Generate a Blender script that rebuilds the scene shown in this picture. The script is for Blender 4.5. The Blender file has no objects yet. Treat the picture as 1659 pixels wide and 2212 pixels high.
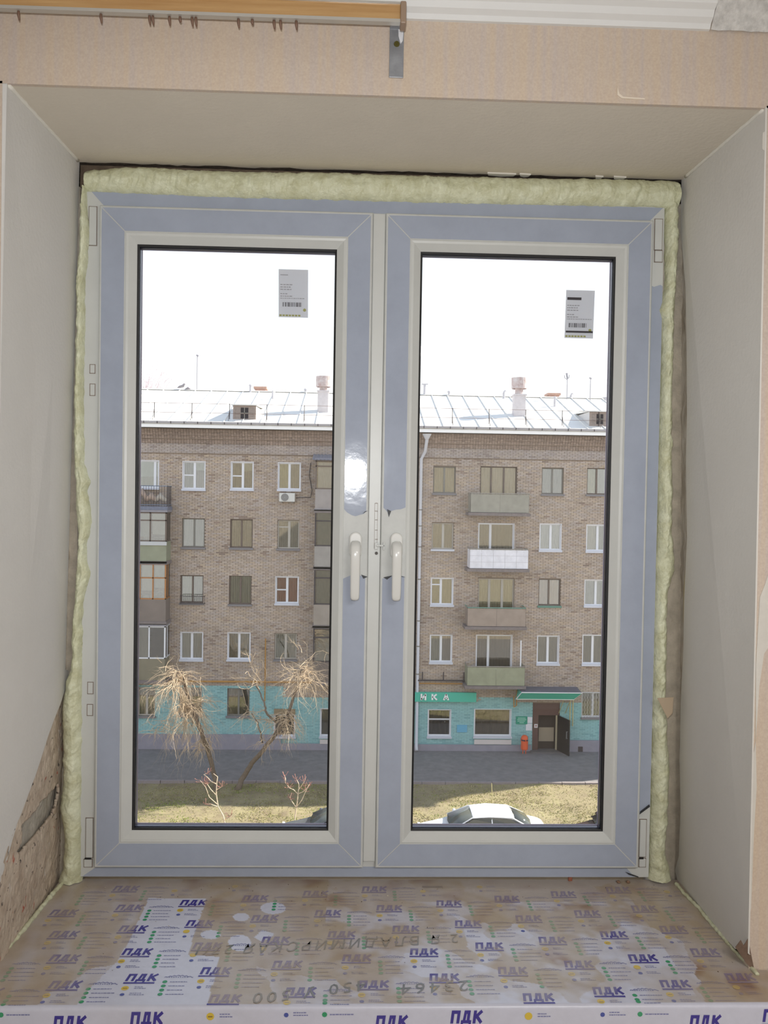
import bpy, math, random
import numpy as np
from mathutils import Matrix, Vector, noise
random.seed(7)
C = bpy.context.scene.collection
# ------------------------------------------------------------------ camera
FPX, YAW, PITCH, ROLL = 1813.3, 0.0337, 0.0233, 0.0165
EYE = 1.6
fw = Vector((math.sin(YAW) * math.cos(PITCH), math.cos(YAW) * math.cos(PITCH), -math.sin(PITCH)))
r0 = Vector((math.cos(YAW), -math.sin(YAW), 0)); u0 = r0.cross(fw)
rt = r0 * math.cos(ROLL) + u0 * math.sin(ROLL)
up = -r0 * math.sin(ROLL) + u0 * math.cos(ROLL)
cd = bpy.data.cameras.new('camera'); cam = bpy.data.objects.new('camera', cd); C.objects.link(cam)
cd.sensor_fit = 'HORIZONTAL'; cd.sensor_width = 36; cd.lens = 36 * FPX / 1659
cd.clip_start = 0.02; cd.clip_end = 500
cam.matrix_world = Matrix(((rt.x, up.x, -fw.x, 0), (rt.y, up.y, -fw.y, 0), (rt.z, up.z, -fw.z, EYE), (0, 0, 0, 1)))
bpy.context.scene.camera = cam
sc = bpy.context.scene
sc.view_settings.view_transform = 'Standard'; sc.view_settings.look = 'None'
sc.view_settings.gamma = 1; sc.view_settings.use_curve_mapping = False
sc.view_settings.exposure = 0.15
sc.cycles.use_denoising = True
sc.cycles.max_bounces = 8; sc.cycles.diffuse_bounces = 5; sc.cycles.transparent_max_bounces = 24
sc.cycles.sample_clamp_indirect = 6
# ------------------------------------------------------------------ sky
w = bpy.data.worlds.new('sky'); sc.world = w; w.use_nodes = True
nt = w.node_tree; nt.nodes.clear()
out = nt.nodes.new('ShaderNodeOutputWorld'); bg = nt.nodes.new('ShaderNodeBackground')
tc = nt.nodes.new('ShaderNodeTexCoord'); sx = nt.nodes.new('ShaderNodeSeparateXYZ'); rp = nt.nodes.new('ShaderNodeValToRGB')
nt.links.new(tc.outputs['Generated'], sx.inputs[0]); nt.links.new(sx.outputs['Z'], rp.inputs[0])
nt.links.new(rp.outputs[0], bg.inputs[0]); nt.links.new(bg.outputs[0], out.inputs[0])
rp.color_ramp.elements[0].position = 0.0; rp.color_ramp.elements[0].color = (1.0, 0.98, 0.96, 1)
rp.color_ramp.elements[1].position = 0.95; rp.color_ramp.elements[1].color = (0.30, 0.38, 0.54, 1)
_e = rp.color_ramp.elements.new(0.38); _e.color = (0.70, 0.78, 0.92, 1)
bg.inputs[1].default_value = 1.48
# ------------------------------------------------------------------ sun (behind the opposite block, from the right)
sd = bpy.data.lights.new('sun', 'SUN'); so = bpy.data.objects.new('sun', sd); C.objects.link(so)
sd.energy = 10.0; sd.angle = 0.009; sd.color = (1.0, 0.93, 0.82)
so.location = (20, 30, 30)
so.rotation_euler = (-Vector((3.2, 1.08, 2.5))).to_track_quat('-Z', 'Y').to_euler()
# ------------------------------------------------------------------ the camera's own flash
fd = bpy.data.lights.new('flash', 'SPOT'); fo = bpy.data.objects.new('flash', fd); C.objects.link(fo)
fd.energy = 46; fd.shadow_soft_size = 0.012; fd.spot_size = math.radians(106); fd.spot_blend = 1.0; fd.color = (0.96, 0.98, 1.0)
fo.location = (-0.02, -0.01, EYE + 0.075)
fo.rotation_euler = (fw + Vector((0, 0, 0.28))).to_track_quat('-Z', 'Y').to_euler()
# added fill for the room's ambient level, no lamp seen, behind the photographer
ld = bpy.data.lights.new('room_fill_light', 'AREA'); lo = bpy.data.objects.new('room_fill_light', ld); C.objects.link(lo)
ld.shape = 'DISK'; ld.size = 0.9; ld.energy = 46; ld.color = (1.0, 0.97, 0.94); lo.location = (0.78, -0.9, 2.40)

# ================================================================== helpers
def ray(px, py):
    return fw + rt * ((px - 829.5) / FPX) - up * ((py - 1106.0) / FPX)
def A(px, py, y):                                  # photo point -> world point on the plane at depth y
    d = ray(px, py); s = y / d.y
    return Vector((d.x * s, y, d.z * s + EYE))
def onz(px, py, z):
    d = ray(px, py); s = (z - EYE) / d.z
    return Vector((d.x * s, d.y * s, z))
def R(x0, y0, x1, y1, y=40.0):                     # photo box -> x0,x1,z0,z1 on a wall at depth y
    my = (y0 + y1) / 2; mx = (x0 + x1) / 2
    return A(x0, my, y).x, A(x1, my, y).x, A(mx, y1, y).z, A(mx, y0, y).z
def lin(c):
    return tuple(((v / 255) / 12.92 if v / 255 <= 0.04045 else ((v / 255 + 0.055) / 1.055) ** 2.4) for v in c)
def inpoly(x, y, P):
    r = False; j = len(P) - 1
    for i in range(len(P)):
        xi, yi = P[i]; xj, yj = P[j]
        if (yi > y) != (yj > y) and x < (xj - xi) * (y - yi) / (yj - yi) + xi: r = not r
        j = i
    return r
def nz(x, y=0.0, z=0.0): return noise.noise(Vector((x, y, z)))

class MB:
    def __init__(s): s.v = []; s.f = []; s.c = []
    def add(s, vs, fs, col=None):
        b = len(s.v); s.v += [tuple(p) for p in vs]; s.f += [tuple(b + i for i in f) for f in fs]
        s.c += [col or (1, 1, 1)] * len(vs)
        return s
    def box(s, x0, x1, y0, y1, z0, z1, col=None, noback=False):
        v = [(x0, y0, z0), (x1, y0, z0), (x1, y1, z0), (x0, y1, z0), (x0, y0, z1), (x1, y0, z1), (x1, y1, z1), (x0, y1, z1)]
        f = [(0, 1, 5, 4), (1, 2, 6, 5), (3, 0, 4, 7), (4, 5, 6, 7), (3, 2, 1, 0)]
        if not noback: f.append((2, 3, 7, 6))
        return s.add(v, f, col)
    def prism(s, pts, y0, y1, col=None, axis='y'):   # polygon in the xz plane, pulled along y (or in xy along z)
        n = len(pts)
        if axis == 'y': v = [(p[0], y0, p[1]) for p in pts] + [(p[0], y1, p[1]) for p in pts]
        elif axis == 'x': v = [(y0, p[0], p[1]) for p in pts] + [(y1, p[0], p[1]) for p in pts]
        else: v = [(p[0], p[1], y0) for p in pts] + [(p[0], p[1], y1) for p in pts]
        f = [tuple(range(n)), tuple(range(2 * n - 1, n - 1, -1))] + [(i, i + n, (i + 1) % n + n, (i + 1) % n) for i in range(n)]
        return s.add(v, f, col)
    def tube(s, pts, rad, n=6, col=None, cap=True):
        pts = [Vector(p) for p in pts]
        if not hasattr(rad, '__len__'): rad = [rad] * len(pts)
        vs = []; fs = []; ref = None
        for i, p in enumerate(pts):
            d = (pts[min(i + 1, len(pts) - 1)] - pts[max(i - 1, 0)])
            if d.length < 1e-9: d = Vector((0, 0, 1))
            d.normalize()
            if ref is None: ref = Vector((1, 0, 0)) if abs(d.x) < 0.8 else Vector((0, 0, 1))
            a = d.cross(ref); a.normalize(); b = d.cross(a); ref = -b if False else a.cross(d)
            ref.normalize()
            for k in range(n):
                t = 2 * math.pi * k / n
                vs.append(p + (ref * math.cos(t) + a * math.sin(t)) * rad[i])
        for i in range(len(pts) - 1):
            for k in range(n):
                fs.append((i * n + k, i * n + (k + 1) % n, (i + 1) * n + (k + 1) % n, (i + 1) * n + k))
        if cap: fs.append(tuple(range(n - 1, -1, -1))); fs.append(tuple((len(pts) - 1) * n + k for k in range(n)))
        return s.add(vs, fs, col)
    def ring(s, x0, x1, z0, z1, prof, col=None):     # mitred frame, prof = closed list of (inset, y)
        n = len(prof); vs = []
        for cx, cz, sxn, szn in ((x0, z0, 1, 1), (x1, z0, -1, 1), (x1, z1, -1, -1), (x0, z1, 1, -1)):
            for i, y in prof: vs.append((cx + sxn * i, y, cz + szn * i))
        fs = []
        for k in range(4):
            for i in range(n):
                a = k * n; b = ((k + 1) % 4) * n
                fs.append((a + i, b + i, b + (i + 1) % n, a + (i + 1) % n))
        return s.add(vs, fs, col)
    def build(s, name, m, parent=None, smooth=False, bevel=0, **kw):
        me = bpy.data.meshes.new(name); me.from_pydata(s.v, [], s.f); me.validate()
        if any(c != (1, 1, 1) for c in s.c) and len(me.vertices) == len(s.c):
            at = me.color_attributes.new('Col', 'FLOAT_COLOR', 'POINT')
            at.data.foreach_set('color', np.array([tuple(c) + (1,) for c in s.c], dtype=np.float32).ravel())
        me.materials.append(m)
        import bmesh
        bm = bmesh.new(); bm.from_mesh(me); bmesh.ops.recalc_face_normals(bm, faces=bm.faces); bm.to_mesh(me); bm.free()
        if smooth: me.shade_smooth()
        o = bpy.data.objects.new(name, me); C.objects.link(o)
        if parent: o.parent = parent
        if bevel:
            b = o.modifiers.new('bevel', 'BEVEL'); b.width = bevel; b.segments = 2; b.limit_method = 'ANGLE'
        for k, v in kw.items(): o[k] = v
        return o
def empty(name, loc=(0, 0, 0), **kw):
    o = bpy.data.objects.new(name, None); C.objects.link(o)
    o.location = (0, 0, 0)
    for k, v in kw.items(): o[k] = v
    return o
def T(o, label, cat, group=None):
    o['label'] = label; o['category'] = cat
    if group: o['group'] = group
    return o
# ------------------------------------------------------------------ materials
MC = {}
def mat(name, col, rough=0.6, var=0.0, vscale=20, bump=0.0, bscale=60, metal=0.0, spec=0.5, stretch=None, col2=None, attr=False, grain=None):
    if name in MC: return MC[name]
    m = bpy.data.materials.new(name); m.use_nodes = True; n = m.node_tree.nodes; L = m.node_tree.links
    b = n['Principled BSDF']; b.inputs['Roughness'].default_value = rough; b.inputs['Metallic'].default_value = metal
    b.inputs['Specular IOR Level'].default_value = spec
    c = lin(col); b.inputs['Base Color'].default_value = c + (1,)
    g = n.new('ShaderNodeNewGeometry'); mp = n.new('ShaderNodeMapping'); L.new(g.outputs['Position'], mp.inputs[0])
    if stretch: mp.inputs['Scale'].default_value = stretch
    src = None
    if attr:
        a = n.new('ShaderNodeAttribute'); a.attribute_name = 'Col'; src = a.outputs['Color']
    if var > 0 or col2:
        t = n.new('ShaderNodeTexNoise'); t.inputs['Scale'].default_value = vscale; t.inputs['Detail'].default_value = 6; t.inputs['Roughness'].default_value = 0.65
        L.new(mp.outputs[0], t.inputs[0])
        r = n.new('ShaderNodeValToRGB'); r.color_ramp.elements[0].position = 0.32; r.color_ramp.elements[1].position = 0.68
        c2 = lin(col2) if col2 else tuple(v * (1 - var) for v in c)
        if attr and not col2:
            c1 = (1, 1, 1); c2 = (1 - var,) * 3
        else: c1 = c if col2 else tuple(min(1, v * (1 + var)) for v in c)
        r.color_ramp.elements[0].color = c2 + (1,); r.color_ramp.elements[1].color = c1 + (1,)
        L.new(t.outputs['Fac'], r.inputs[0])
        if src is not None:
            mx = n.new('ShaderNodeMix'); mx.data_type = 'RGBA'; mx.blend_type = 'MULTIPLY'; mx.inputs[0].default_value = 1
            L.new(src, mx.inputs[6]); L.new(r.outputs[0], mx.inputs[7]); src = mx.outputs[2]
        else: src = r.outputs[0]
    if src is not None: L.new(src, b.inputs['Base Color'])
    if bump > 0:
        t2 = n.new('ShaderNodeTexNoise'); t2.inputs['Scale'].default_value = bscale; t2.inputs['Detail'].default_value = 5
        L.new(mp.outputs[0], t2.inputs[0])
        bp = n.new('ShaderNodeBump'); bp.inputs['Strength'].default_value = bump; bp.inputs['Distance'].default_value = 0.01
        L.new(t2.outputs['Fac'], bp.inputs['Height']); L.new(bp.outputs[0], b.inputs['Normal'])
    MC[name] = m; return m
def glass(name, tint=(1, 1, 1), refl=1.45, rough=0.0):
    m = bpy.data.materials.new(name); m.use_nodes = True; n = m.node_tree.nodes; L = m.node_tree.links; n.clear()
    o = n.new('ShaderNodeOutputMaterial'); mx = n.new('ShaderNodeMixShader'); t = n.new('ShaderNodeBsdfTransparent'); g = n.new('ShaderNodeBsdfGlossy')
    f = n.new('ShaderNodeFresnel'); f.inputs[0].default_value = refl
    t.inputs[0].default_value = tint + (1,); g.inputs['Roughness'].default_value = rough
    L.new(f.outputs[0], mx.inputs[0]); L.new(t.outputs[0], mx.inputs[1]); L.new(g.outputs[0], mx.inputs[2]); L.new(mx.outputs[0], o.inputs[0])
    return m
PVC = mat('white_pvc', (198, 200, 197), 0.35, 0.03, 8)
PVC_DIRTY = mat('dusty_pvc', (191, 193, 190), 0.5, 0.06, 30)
FILM = mat('grey_blue_film', (160, 168, 184), 0.085, 0.05, 12, 0.03, 30, spec=0.35)
FILMBACK = mat('dark_film_underside', (40, 42, 46), 0.5)
RUBBER = mat('black_rubber', (14, 13, 14), 0.6)
SEAM = mat('grey_joint', (128, 112, 100), 0.7)
ALU = mat('spacer_aluminium', (62, 62, 78), 0.28, metal=0.8)
STEEL = mat('bracket_steel', (146, 148, 152), 0.35, 0.12, 60, metal=0.25)
GLASS = glass('window_glass', (0.985, 0.99, 0.985), 1.35)
FARGLASS = glass('far_window_glass', (0.97, 0.98, 0.97), 2.25)

def wallmat(name, col, kind):
    m = mat(name, col, 0.85, 0.05, 3, 0.12, 90); n = m.node_tree.nodes; L = m.node_tree.links; b = n['Principled BSDF']
    return m, n, L, b

# wallpaper: beige with fine vertical threads of grey and ochre
def wallpaper():
    m = mat('beige_striped_wallpaper', (205, 186, 166), 0.8); n = m.node_tree.nodes; L = m.node_tree.links; b = n['Principled BSDF']
    g = n.new('ShaderNodeNewGeometry'); mp = n.new('ShaderNodeMapping'); L.new(g.outputs['Position'], mp.inputs[0]); mp.inputs['Scale'].default_value = (1, 1, 0.035)
    t = n.new('ShaderNodeTexNoise'); t.inputs['Scale'].default_value = 70; t.inputs['Detail'].default_value = 4; L.new(mp.outputs[0], t.inputs[0])
    r = n.new('ShaderNodeValToRGB'); e = r.color_ramp.elements; e[0].position = 0.36; e[0].color = lin((196, 182, 172)) + (1,); e[1].position = 0.62; e[1].color = lin((202, 184, 164)) + (1,)
    x = e.new(0.5); x.color = lin((200, 184, 168)) + (1,)
    L.new(t.outputs['Fac'], r.inputs[0])
    t2 = n.new('ShaderNodeTexNoise'); t2.inputs['Scale'].default_value = 260; L.new(g.outputs['Position'], t2.inputs[0])
    mx = n.new('ShaderNodeMix'); mx.data_type = 'RGBA'; mx.blend_type = 'OVERLAY'; mx.inputs[0].default_value = 0.18
    L.new(r.outputs[0], mx.inputs[6]); L.new(t2.outputs['Fac'], mx.inputs[7]); L.new(mx.outputs[2], b.inputs['Base Color'])
    return m
WALLPAPER = wallpaper()

# ================================================================== the room shell
YF, YW, YS = 1.54, 1.874, 1.905            # room face of the wall, sash face, back of the reveals
ZS = EYE - 0.888                            # sill top
CEIL = EYE + 0.90
rx0, rx1, ry0 = -1.75, 1.85, -2.4
PLASTER = mat('room_paint', (222, 220, 217), 0.9, 0.04, 2)
def struct(name, mb, m, **kw): return mb.build(name, m, kind='structure', **kw)
struct('floor', MB().box(rx0 - .2, rx1 + .2, ry0 - .2, YF, -0.1, 0), mat('floor_linoleum', (168, 158, 146), 0.5, 0.1, 6))
struct('ceiling', MB().box(rx0 - .2, rx1 + .2, ry0 - .2, YF + .4, CEIL, CEIL + 0.1), mat('white_ceiling', (214, 212, 210), 0.9, 0.02, 4))
struct('wall_left', MB().box(rx0 - .2, rx0, ry0 - .2, YF, 0, CEIL), PLASTER)
struct('wall_right', MB().box(rx1, rx1 + .2, ry0 - .2, YF, 0, CEIL), PLASTER)
struct('wall_back', MB().box(rx0, rx1, ry0 - .2, ry0, 0, CEIL), PLASTER)
# niche corners
LT, LB = -0.635, -0.640; RT, RB = 0.742, 0.752
BLT, BLB, BRT, BRB = -0.624, -0.656, 0.728, 0.760
ZH = EYE + 0.720
YO = 2.12                                    # outer face of our own brick wall
BR = mat('own_brick_wall', (214, 198, 172), 0.9, 0.15, 5, 0.3, 20)
wf = empty('wall_front', kind='structure')
hole = (-0.63, 0.71, EYE - 0.895, EYE + 0.675)
# room-side masonry layer (papered), one body around the opening
mb = MB()
mb.box(rx0 - .2, -0.70, YF, YO - .12, 0, CEIL).box(0.80, rx1 + .2, YF, YO - .12, 0, CEIL)
mb.box(-0.70, 0.80, YF, YO - .12, ZH + 0.0125, CEIL).box(-0.70, 0.80, YF, YF + .009, ZH - .0004, ZH + 0.0125).box(-0.70, 0.80, YF + .0, YO - .12, 0, ZS - 0.05)
mb.build('papered_face', WALLPAPER, wf)
# side fillets of the masonry up to the reveals
mb = MB()
mb.prism([(-0.70, ZS - .05), (LB - .0082, ZS - .05), (LT - .0082, ZH + .004), (-0.70, ZH + .004)], YF, YF + .02)
mb.prism([(0.80, ZS - .05), (RB + .0032, ZS - .05), (RT + .0032, ZH + .004), (0.80, ZH + .004)], YF, YF + .02)
mb.build('papered_edge', WALLPAPER, wf)
mb = MB()
for s in (0, 1):
    x0, x1 = ((-0.70, -0.6305) if s == 0 else (0.712, 0.80))
    mb.box(x0, x1, 1.925, YO - .12, ZS - .05, ZH + .004)
mb.build('side_masonry', mat('side_mortar', (186, 176, 160), 0.95, 0.2, 25, 0.5, 60), wf)
mb = MB().box(-0.70, 0.80, 1.925, YO - .12, hole[3], ZH + .004)
mb.build('opening_masonry', mat('recess_shade_mortar', (112, 96, 80), 0.95, 0.3, 25, 0.5, 60), wf)  # mortar colour darkened to carry the recess shade above the foam

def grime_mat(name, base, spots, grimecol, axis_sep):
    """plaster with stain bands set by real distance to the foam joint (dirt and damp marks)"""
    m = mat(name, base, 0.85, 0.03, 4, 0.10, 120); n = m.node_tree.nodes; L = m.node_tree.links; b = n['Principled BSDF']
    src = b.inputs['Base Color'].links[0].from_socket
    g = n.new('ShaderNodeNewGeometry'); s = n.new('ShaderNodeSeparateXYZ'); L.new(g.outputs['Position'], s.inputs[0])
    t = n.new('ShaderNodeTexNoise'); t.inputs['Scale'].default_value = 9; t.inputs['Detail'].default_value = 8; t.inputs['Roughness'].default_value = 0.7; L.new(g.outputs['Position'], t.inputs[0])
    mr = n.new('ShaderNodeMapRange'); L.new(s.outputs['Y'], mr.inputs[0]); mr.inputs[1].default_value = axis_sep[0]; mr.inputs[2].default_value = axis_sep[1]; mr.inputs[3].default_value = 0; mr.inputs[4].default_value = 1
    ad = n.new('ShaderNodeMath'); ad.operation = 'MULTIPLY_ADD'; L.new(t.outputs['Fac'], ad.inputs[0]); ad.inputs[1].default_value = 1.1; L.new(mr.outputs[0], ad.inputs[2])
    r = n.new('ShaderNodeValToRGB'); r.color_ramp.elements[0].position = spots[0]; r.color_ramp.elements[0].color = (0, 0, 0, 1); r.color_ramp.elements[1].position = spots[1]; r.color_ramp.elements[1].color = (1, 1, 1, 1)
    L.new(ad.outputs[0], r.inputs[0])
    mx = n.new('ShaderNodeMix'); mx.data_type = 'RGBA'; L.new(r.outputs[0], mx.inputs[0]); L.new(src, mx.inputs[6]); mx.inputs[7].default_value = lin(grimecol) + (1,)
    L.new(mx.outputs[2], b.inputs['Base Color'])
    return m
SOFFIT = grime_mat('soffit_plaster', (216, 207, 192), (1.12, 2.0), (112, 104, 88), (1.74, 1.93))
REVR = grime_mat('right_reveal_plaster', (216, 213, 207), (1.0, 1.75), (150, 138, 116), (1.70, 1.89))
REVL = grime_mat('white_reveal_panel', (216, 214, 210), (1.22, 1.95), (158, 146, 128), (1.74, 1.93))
# soffit slab
mb = MB()
def slab(mb, q, n, t):                       # quad q pushed along n by t
    q = [Vector(p) for p in q]; n = Vector(n) * t
    mb.add(q + [p + n for p in q], [(0, 1, 2, 3), (7, 6, 5, 4)] + [(i, (i + 1) % 4, (i + 1) % 4 + 4, i + 4) for i in range(4)])
# jagged rear edge of the soffit plaster over the foam
pts = [(-0.66, YF + .0005), (-0.66, 1.905)]
for i in range(90):
    x = BLT - .02 + (BRT - BLT + .04) * i / 89
    pts.append((x, 1.899 + 0.008 * nz(x * 14, 3) + 0.005 * nz(x * 60, 9)))
pts += [(0.77, 1.905), (0.77, YF + .0005)]
mb.prism(pts, ZH, ZH + 0.006, axis='z')
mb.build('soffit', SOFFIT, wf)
MB().box(-0.69, 0.79, YF + .01, 1.97, ZH + 0.0061, ZH + 0.012).build('soffit_backing', mat('recess_shade_backing', (90, 78, 66), 0.95, 0.4, 40, 0.6, 90), wf)  # backing mortar, its dark colour stands in for shade in the gap
# little chips of white plaster at the soffit edge
mb = MB()
for px0, px1, py in ((1055, 1118, 375), (1125, 1150, 377), (1330, 1358, 383), (1290, 1308, 380)):
    a = A(px0, py, 1.872); b = A(px1, py, 1.872)
    mb.prism([(a.x, 1.886), (b.x, 1.888), (b.x - .004, 1.900), ((a.x + b.x) / 2, 1.904), (a.x + .004, 1.898)], ZH - 0.003, ZH, axis='z')
mb.build('plaster_chip', mat('fresh_plaster', (222, 218, 210), 0.8), wf)

# ---- left reveal: raw plaster behind, white panel cut along a slanted line
def LX(z, off=0.0, y=None):                  # x of the left reveal surface at height z, depth y
    t = (z - ZS) / (ZH - ZS); f = LB + (LT - LB) * t; b = BLB + (BLT - BLB) * t
    k = (y - YF) / (YS - YF); return f + (b - f) * k - off
def RX(z, y, off=0.0):
    t = (z - ZS) / (ZH - ZS); f = RB + (RT - RB) * t; b = BRB + (BRT - BRB) * t
    k = (y - YF) / (YS - YF); return f + (b - f) * k + off
def onleft(px, py, off=0.0):                 # photo point -> (y,z) on left reveal
    y = 1.7
    for _ in range(12):
        d = ray(px, py); z = d.z / d.y * y + EYE; x = LX(z, off, y); y = x / (d.x / d.y)
    return (y, z)
def leftpatch(mb, pts, off0, off1):          # prism on the left reveal from off0 (deeper) to off1
    n = len(pts); v = [(LX(z, off1, y), y, z) for y, z in pts] + [(LX(z, off0, y), y, z) for y, z in pts]
    mb.add(v, [tuple(range(n)), tuple(range(2 * n - 1, n - 1, -1))] + [(i, (i + 1) % n, (i + 1) % n + n, i + n) for i in range(n)])
wl = empty('trim_1', kind='structure', label='left window reveal, white board over exposed rough plaster')
cut = [(152, 1450), (146, 1475), (131, 1520), (118, 1552), (104, 1590), (90, 1635), (78, 1672), (63, 1712), (46, 1758), (30, 1795), (16, 1832), (2, 1880), (-20, 1945)]
cy = [onleft(*p) for p in cut]
P = [(YS - .004, ZH)] + [(YS - .004, cy[0][1] + .012)] + cy
P += [(YF, cy[-1][1] - .02), (YF, ZH)]
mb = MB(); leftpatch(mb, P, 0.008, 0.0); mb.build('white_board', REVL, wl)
RAW = mat('raw_plaster', (206, 192, 174), 0.95, 0.0, 30, 0.4, 90, col2=(176, 158, 140), stretch=(1, 1, 0.8))
def speckle(m):
    n = m.node_tree.nodes; L = m.node_tree.links; b = n['Principled BSDF']; src = b.inputs['Base Color'].links[0].from_socket
    g = n.new('ShaderNodeNewGeometry')
    for sc_, lo_, hi_, c in ((38, 0.66, 0.72, (172, 96, 78)), (75, 0.64, 0.70, (84, 74, 70)), (30, 0.64, 0.72, (206, 196, 186))):
        t = n.new('ShaderNodeTexNoise'); t.inputs['Scale'].default_value = sc_; t.inputs['Detail'].default_value = 5; t.inputs['Distortion'].default_value = 0.4
        mp = n.new('ShaderNodeMapping'); mp.inputs['Location'].default_value = (sc_, 0, 0); L.new(g.outputs['Position'], mp.inputs[0]); L.new(mp.outputs[0], t.inputs[0])
        r = n.new('ShaderNodeValToRGB'); r.color_ramp.elements[0].position = lo_; r.color_ramp.elements[0].color = (0, 0, 0, 1); r.color_ramp.elements[1].position = hi_; r.color_ramp.elements[1].color = (1, 1, 1, 1)
        L.new(t.outputs['Fac'], r.inputs[0])
        mx = n.new('ShaderNodeMix'); mx.data_type = 'RGBA'; L.new(r.outputs[0], mx.inputs[0]); L.new(src, mx.inputs[6]); mx.inputs[7].default_value = lin(c) + (1,); src = mx.outputs[2]
    L.new(src, b.inputs['Base Color'])
speckle(RAW)
mb = MB()                                    # rough ground, displaced grid
N1, N2 = 90, 200
vs = []
for j in range(N2 + 1):
    z = ZS - .03 + (1.00) * j / N2
    for i in range(N1 + 1):
        y = YF - .0 + (YS + .03 - YF) * i / N1
        vs.append((LX(z, 0.020 + 0.004 * nz(y * 25, z * 25) + 0.002 * nz(y * 90, z * 90, 4), y), y, z))
fs = [(j * (N1 + 1) + i, j * (N1 + 1) + i + 1, (j + 1) * (N1 + 1) + i + 1, (j + 1) * (N1 + 1) + i) for j in range(N2) for i in range(N1)]
mb.add(vs, fs); mb.build('rough_mortar', mat('grey_mortar', (176, 170, 158), 0.95, 0.12, 25, 0.5, 80), wl, smooth=True)
# plaster coat with a broken-out hollow, built as a displaced sheet with a stepped edge
hol = [onleft(*p) for p in [(133, 1690), (118, 1712), (98, 1730), (84, 1752), (66, 1772), (53, 1787), (57, 1800), (55, 1822), (44, 1838), (50, 1846), (62, 1832), (80, 1812), (100, 1788), (120, 1760), (134, 1722)]]
vs = []; keep = {}
G1, G2 = 150, 330
for j in range(G2 + 1):
    z = ZS - .03 + 0.99 * j / G2
    for i in range(G1 + 1):
        y = YF + (YS + .028 - YF) * i / G1
        vs.append((LX(z, 0.0105 + 0.0028 * nz(y * 30, z * 30, 7) + 0.0016 * nz(y * 110, z * 110, 4), y), y, z))
fs = []
for j in range(G2):
    for i in range(G1):
        y = YF + (YS + .028 - YF) * (i + .5) / G1; z = ZS - .03 + 0.99 * (j + .5) / G2
        if not inpoly(y + .003 * nz(y * 80, z * 80), z + .003 * nz(z * 80, y * 80, 5), hol):
            a = j * (G1 + 1) + i; fs.append((a, a + 1, a + G1 + 2, a + G1 + 1))
mb = MB().add(vs, fs); o = mb.build('broken_plaster_coat', RAW, wl, smooth=True)
so_ = o.modifiers.new('solid', 'SOLIDIFY'); so_.thickness = 0.006; so_.offset = 0
# ---- right reveal
wr = empty('trim_2', kind='structure', label='right window reveal, white plaster board with ragged edges')
def onright(px, py):
    y = 1.7
    for _ in range(12):
        d = ray(px, py); z = d.z / d.y * y + EYE; x = RX(z, y); y = x / (d.x / d.y)
    return (y, z)
mb = MB()
rearpx = [(1472, 383), (1470, 500), (1481, 620), (1483, 760), (1484, 900), (1482, 1000), (1484, 1160), (1478, 1290), (1476, 1400), (1470, 1520), (1468, 1640), (1470, 1750), (1466, 1850), (1458, 1880)]
rp_ = [onright(*p) for p in rearpx]
botpx = [(1463, 1900), (1490, 1935), (1515, 1962), (1540, 2003), (1570, 2030), (1588, 2050), (1603, 2046), (1618, 2062)]
bp_ = [onright(*p) for p in botpx]
P = [(YF - .002, ZH)] + [(y + .002 * nz(z * 30), z) for y, z in rp_] + bp_
P += [(YF - .002, bp_[-1][1])]
n = len(P); v = [(RX(z, y), y, z) for y, z in P] + [(RX(z, y, .003), y, z) for y, z in P]
mb.add(v, [tuple(range(n)), tuple(range(2 * n - 1, n - 1, -1))] + [(i, (i + 1) % n, (i + 1) % n + n, i + n) for i in range(n)])
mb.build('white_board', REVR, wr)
RAWR = mat('raw_plaster_right', (206, 198, 186), 0.95, 0.0, 30, 0.5, 70, col2=(172, 160, 144), stretch=(1, 1, 0.35))
vs = []
for j in range(N2 + 1):
    z = ZS - .03 + (ZH - ZS + .03) * j / N2
    for i in range(N1 + 1):
        y = YF + .003 + (YS + .03 - YF) * i / N1
        vs.append((RX(z, y, 0.012 + 0.004 * nz(y * 25, z * 25) + 0.002 * nz(y * 90, z * 90, 4)), y, z))
MB().add(vs, fs := [(j * (N1 + 1) + i, (j + 1) * (N1 + 1) + i, (j + 1) * (N1 + 1) + i + 1, j * (N1 + 1) + i + 1) for j in range(N2) for i in range(N1)]).build('rough_plaster', RAWR, wr, smooth=True)
# yellow adhesive strip down the rear edge of the board
mb = MB(); pts = [(1482, 700), (1483, 900), (1483, 1010), (1485, 1160), (1480, 1275), (1478, 1340), (1474, 1395), (1470, 1500), (1470, 1640), (1468, 1760)]
wd = [3, 6, 6, 6, 11, 9, 2, 3, 4, 3]
a = [onright(*p) for p in pts]; b = [onright(p[0] - q, p[1]) for p, q in zip(pts, wd)]
v = [(RX(z, y, .004), y, z) for y, z in a] + [(RX(z, y, .008), y, z) for y, z in b]; n = len(a)
mb.add(v, [(i, i + 1, i + 1 + n, i + n) for i in range(n - 1)]); mb.build('yellow_adhesive', mat('yellow_adhesive', (206, 190, 142), 0.7, 0.1, 30), wr)
# white filler in the two upper corners and chips
mb = MB()
def bead(mb, a, b, r, seed=0, n=26):
    a = Vector(a); b = Vector(b); pts = [a.lerp(b, i / n) + Vector((nz(i * .7, seed), 0, nz(seed, i * .7))) * r * 0.25 for i in range(n + 1)]
    mb.tube(pts, [r * (1 + .25 * nz(i * .9, seed + 5)) for i in range(n + 1)], 8)
bead(mb, (LT + .001, YF + .004, ZH - .001), (BLT + .001, YS - .02, ZH - .001), .0042)
bead(mb, (RT - .001, YF + .004, ZH - .001), (BRT - .001, YS - .03, ZH - .001), .0038, 4)
mb.build('corner_filler', mat('white_filler', (226, 222, 212), 0.7), wf, smooth=True)
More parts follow.
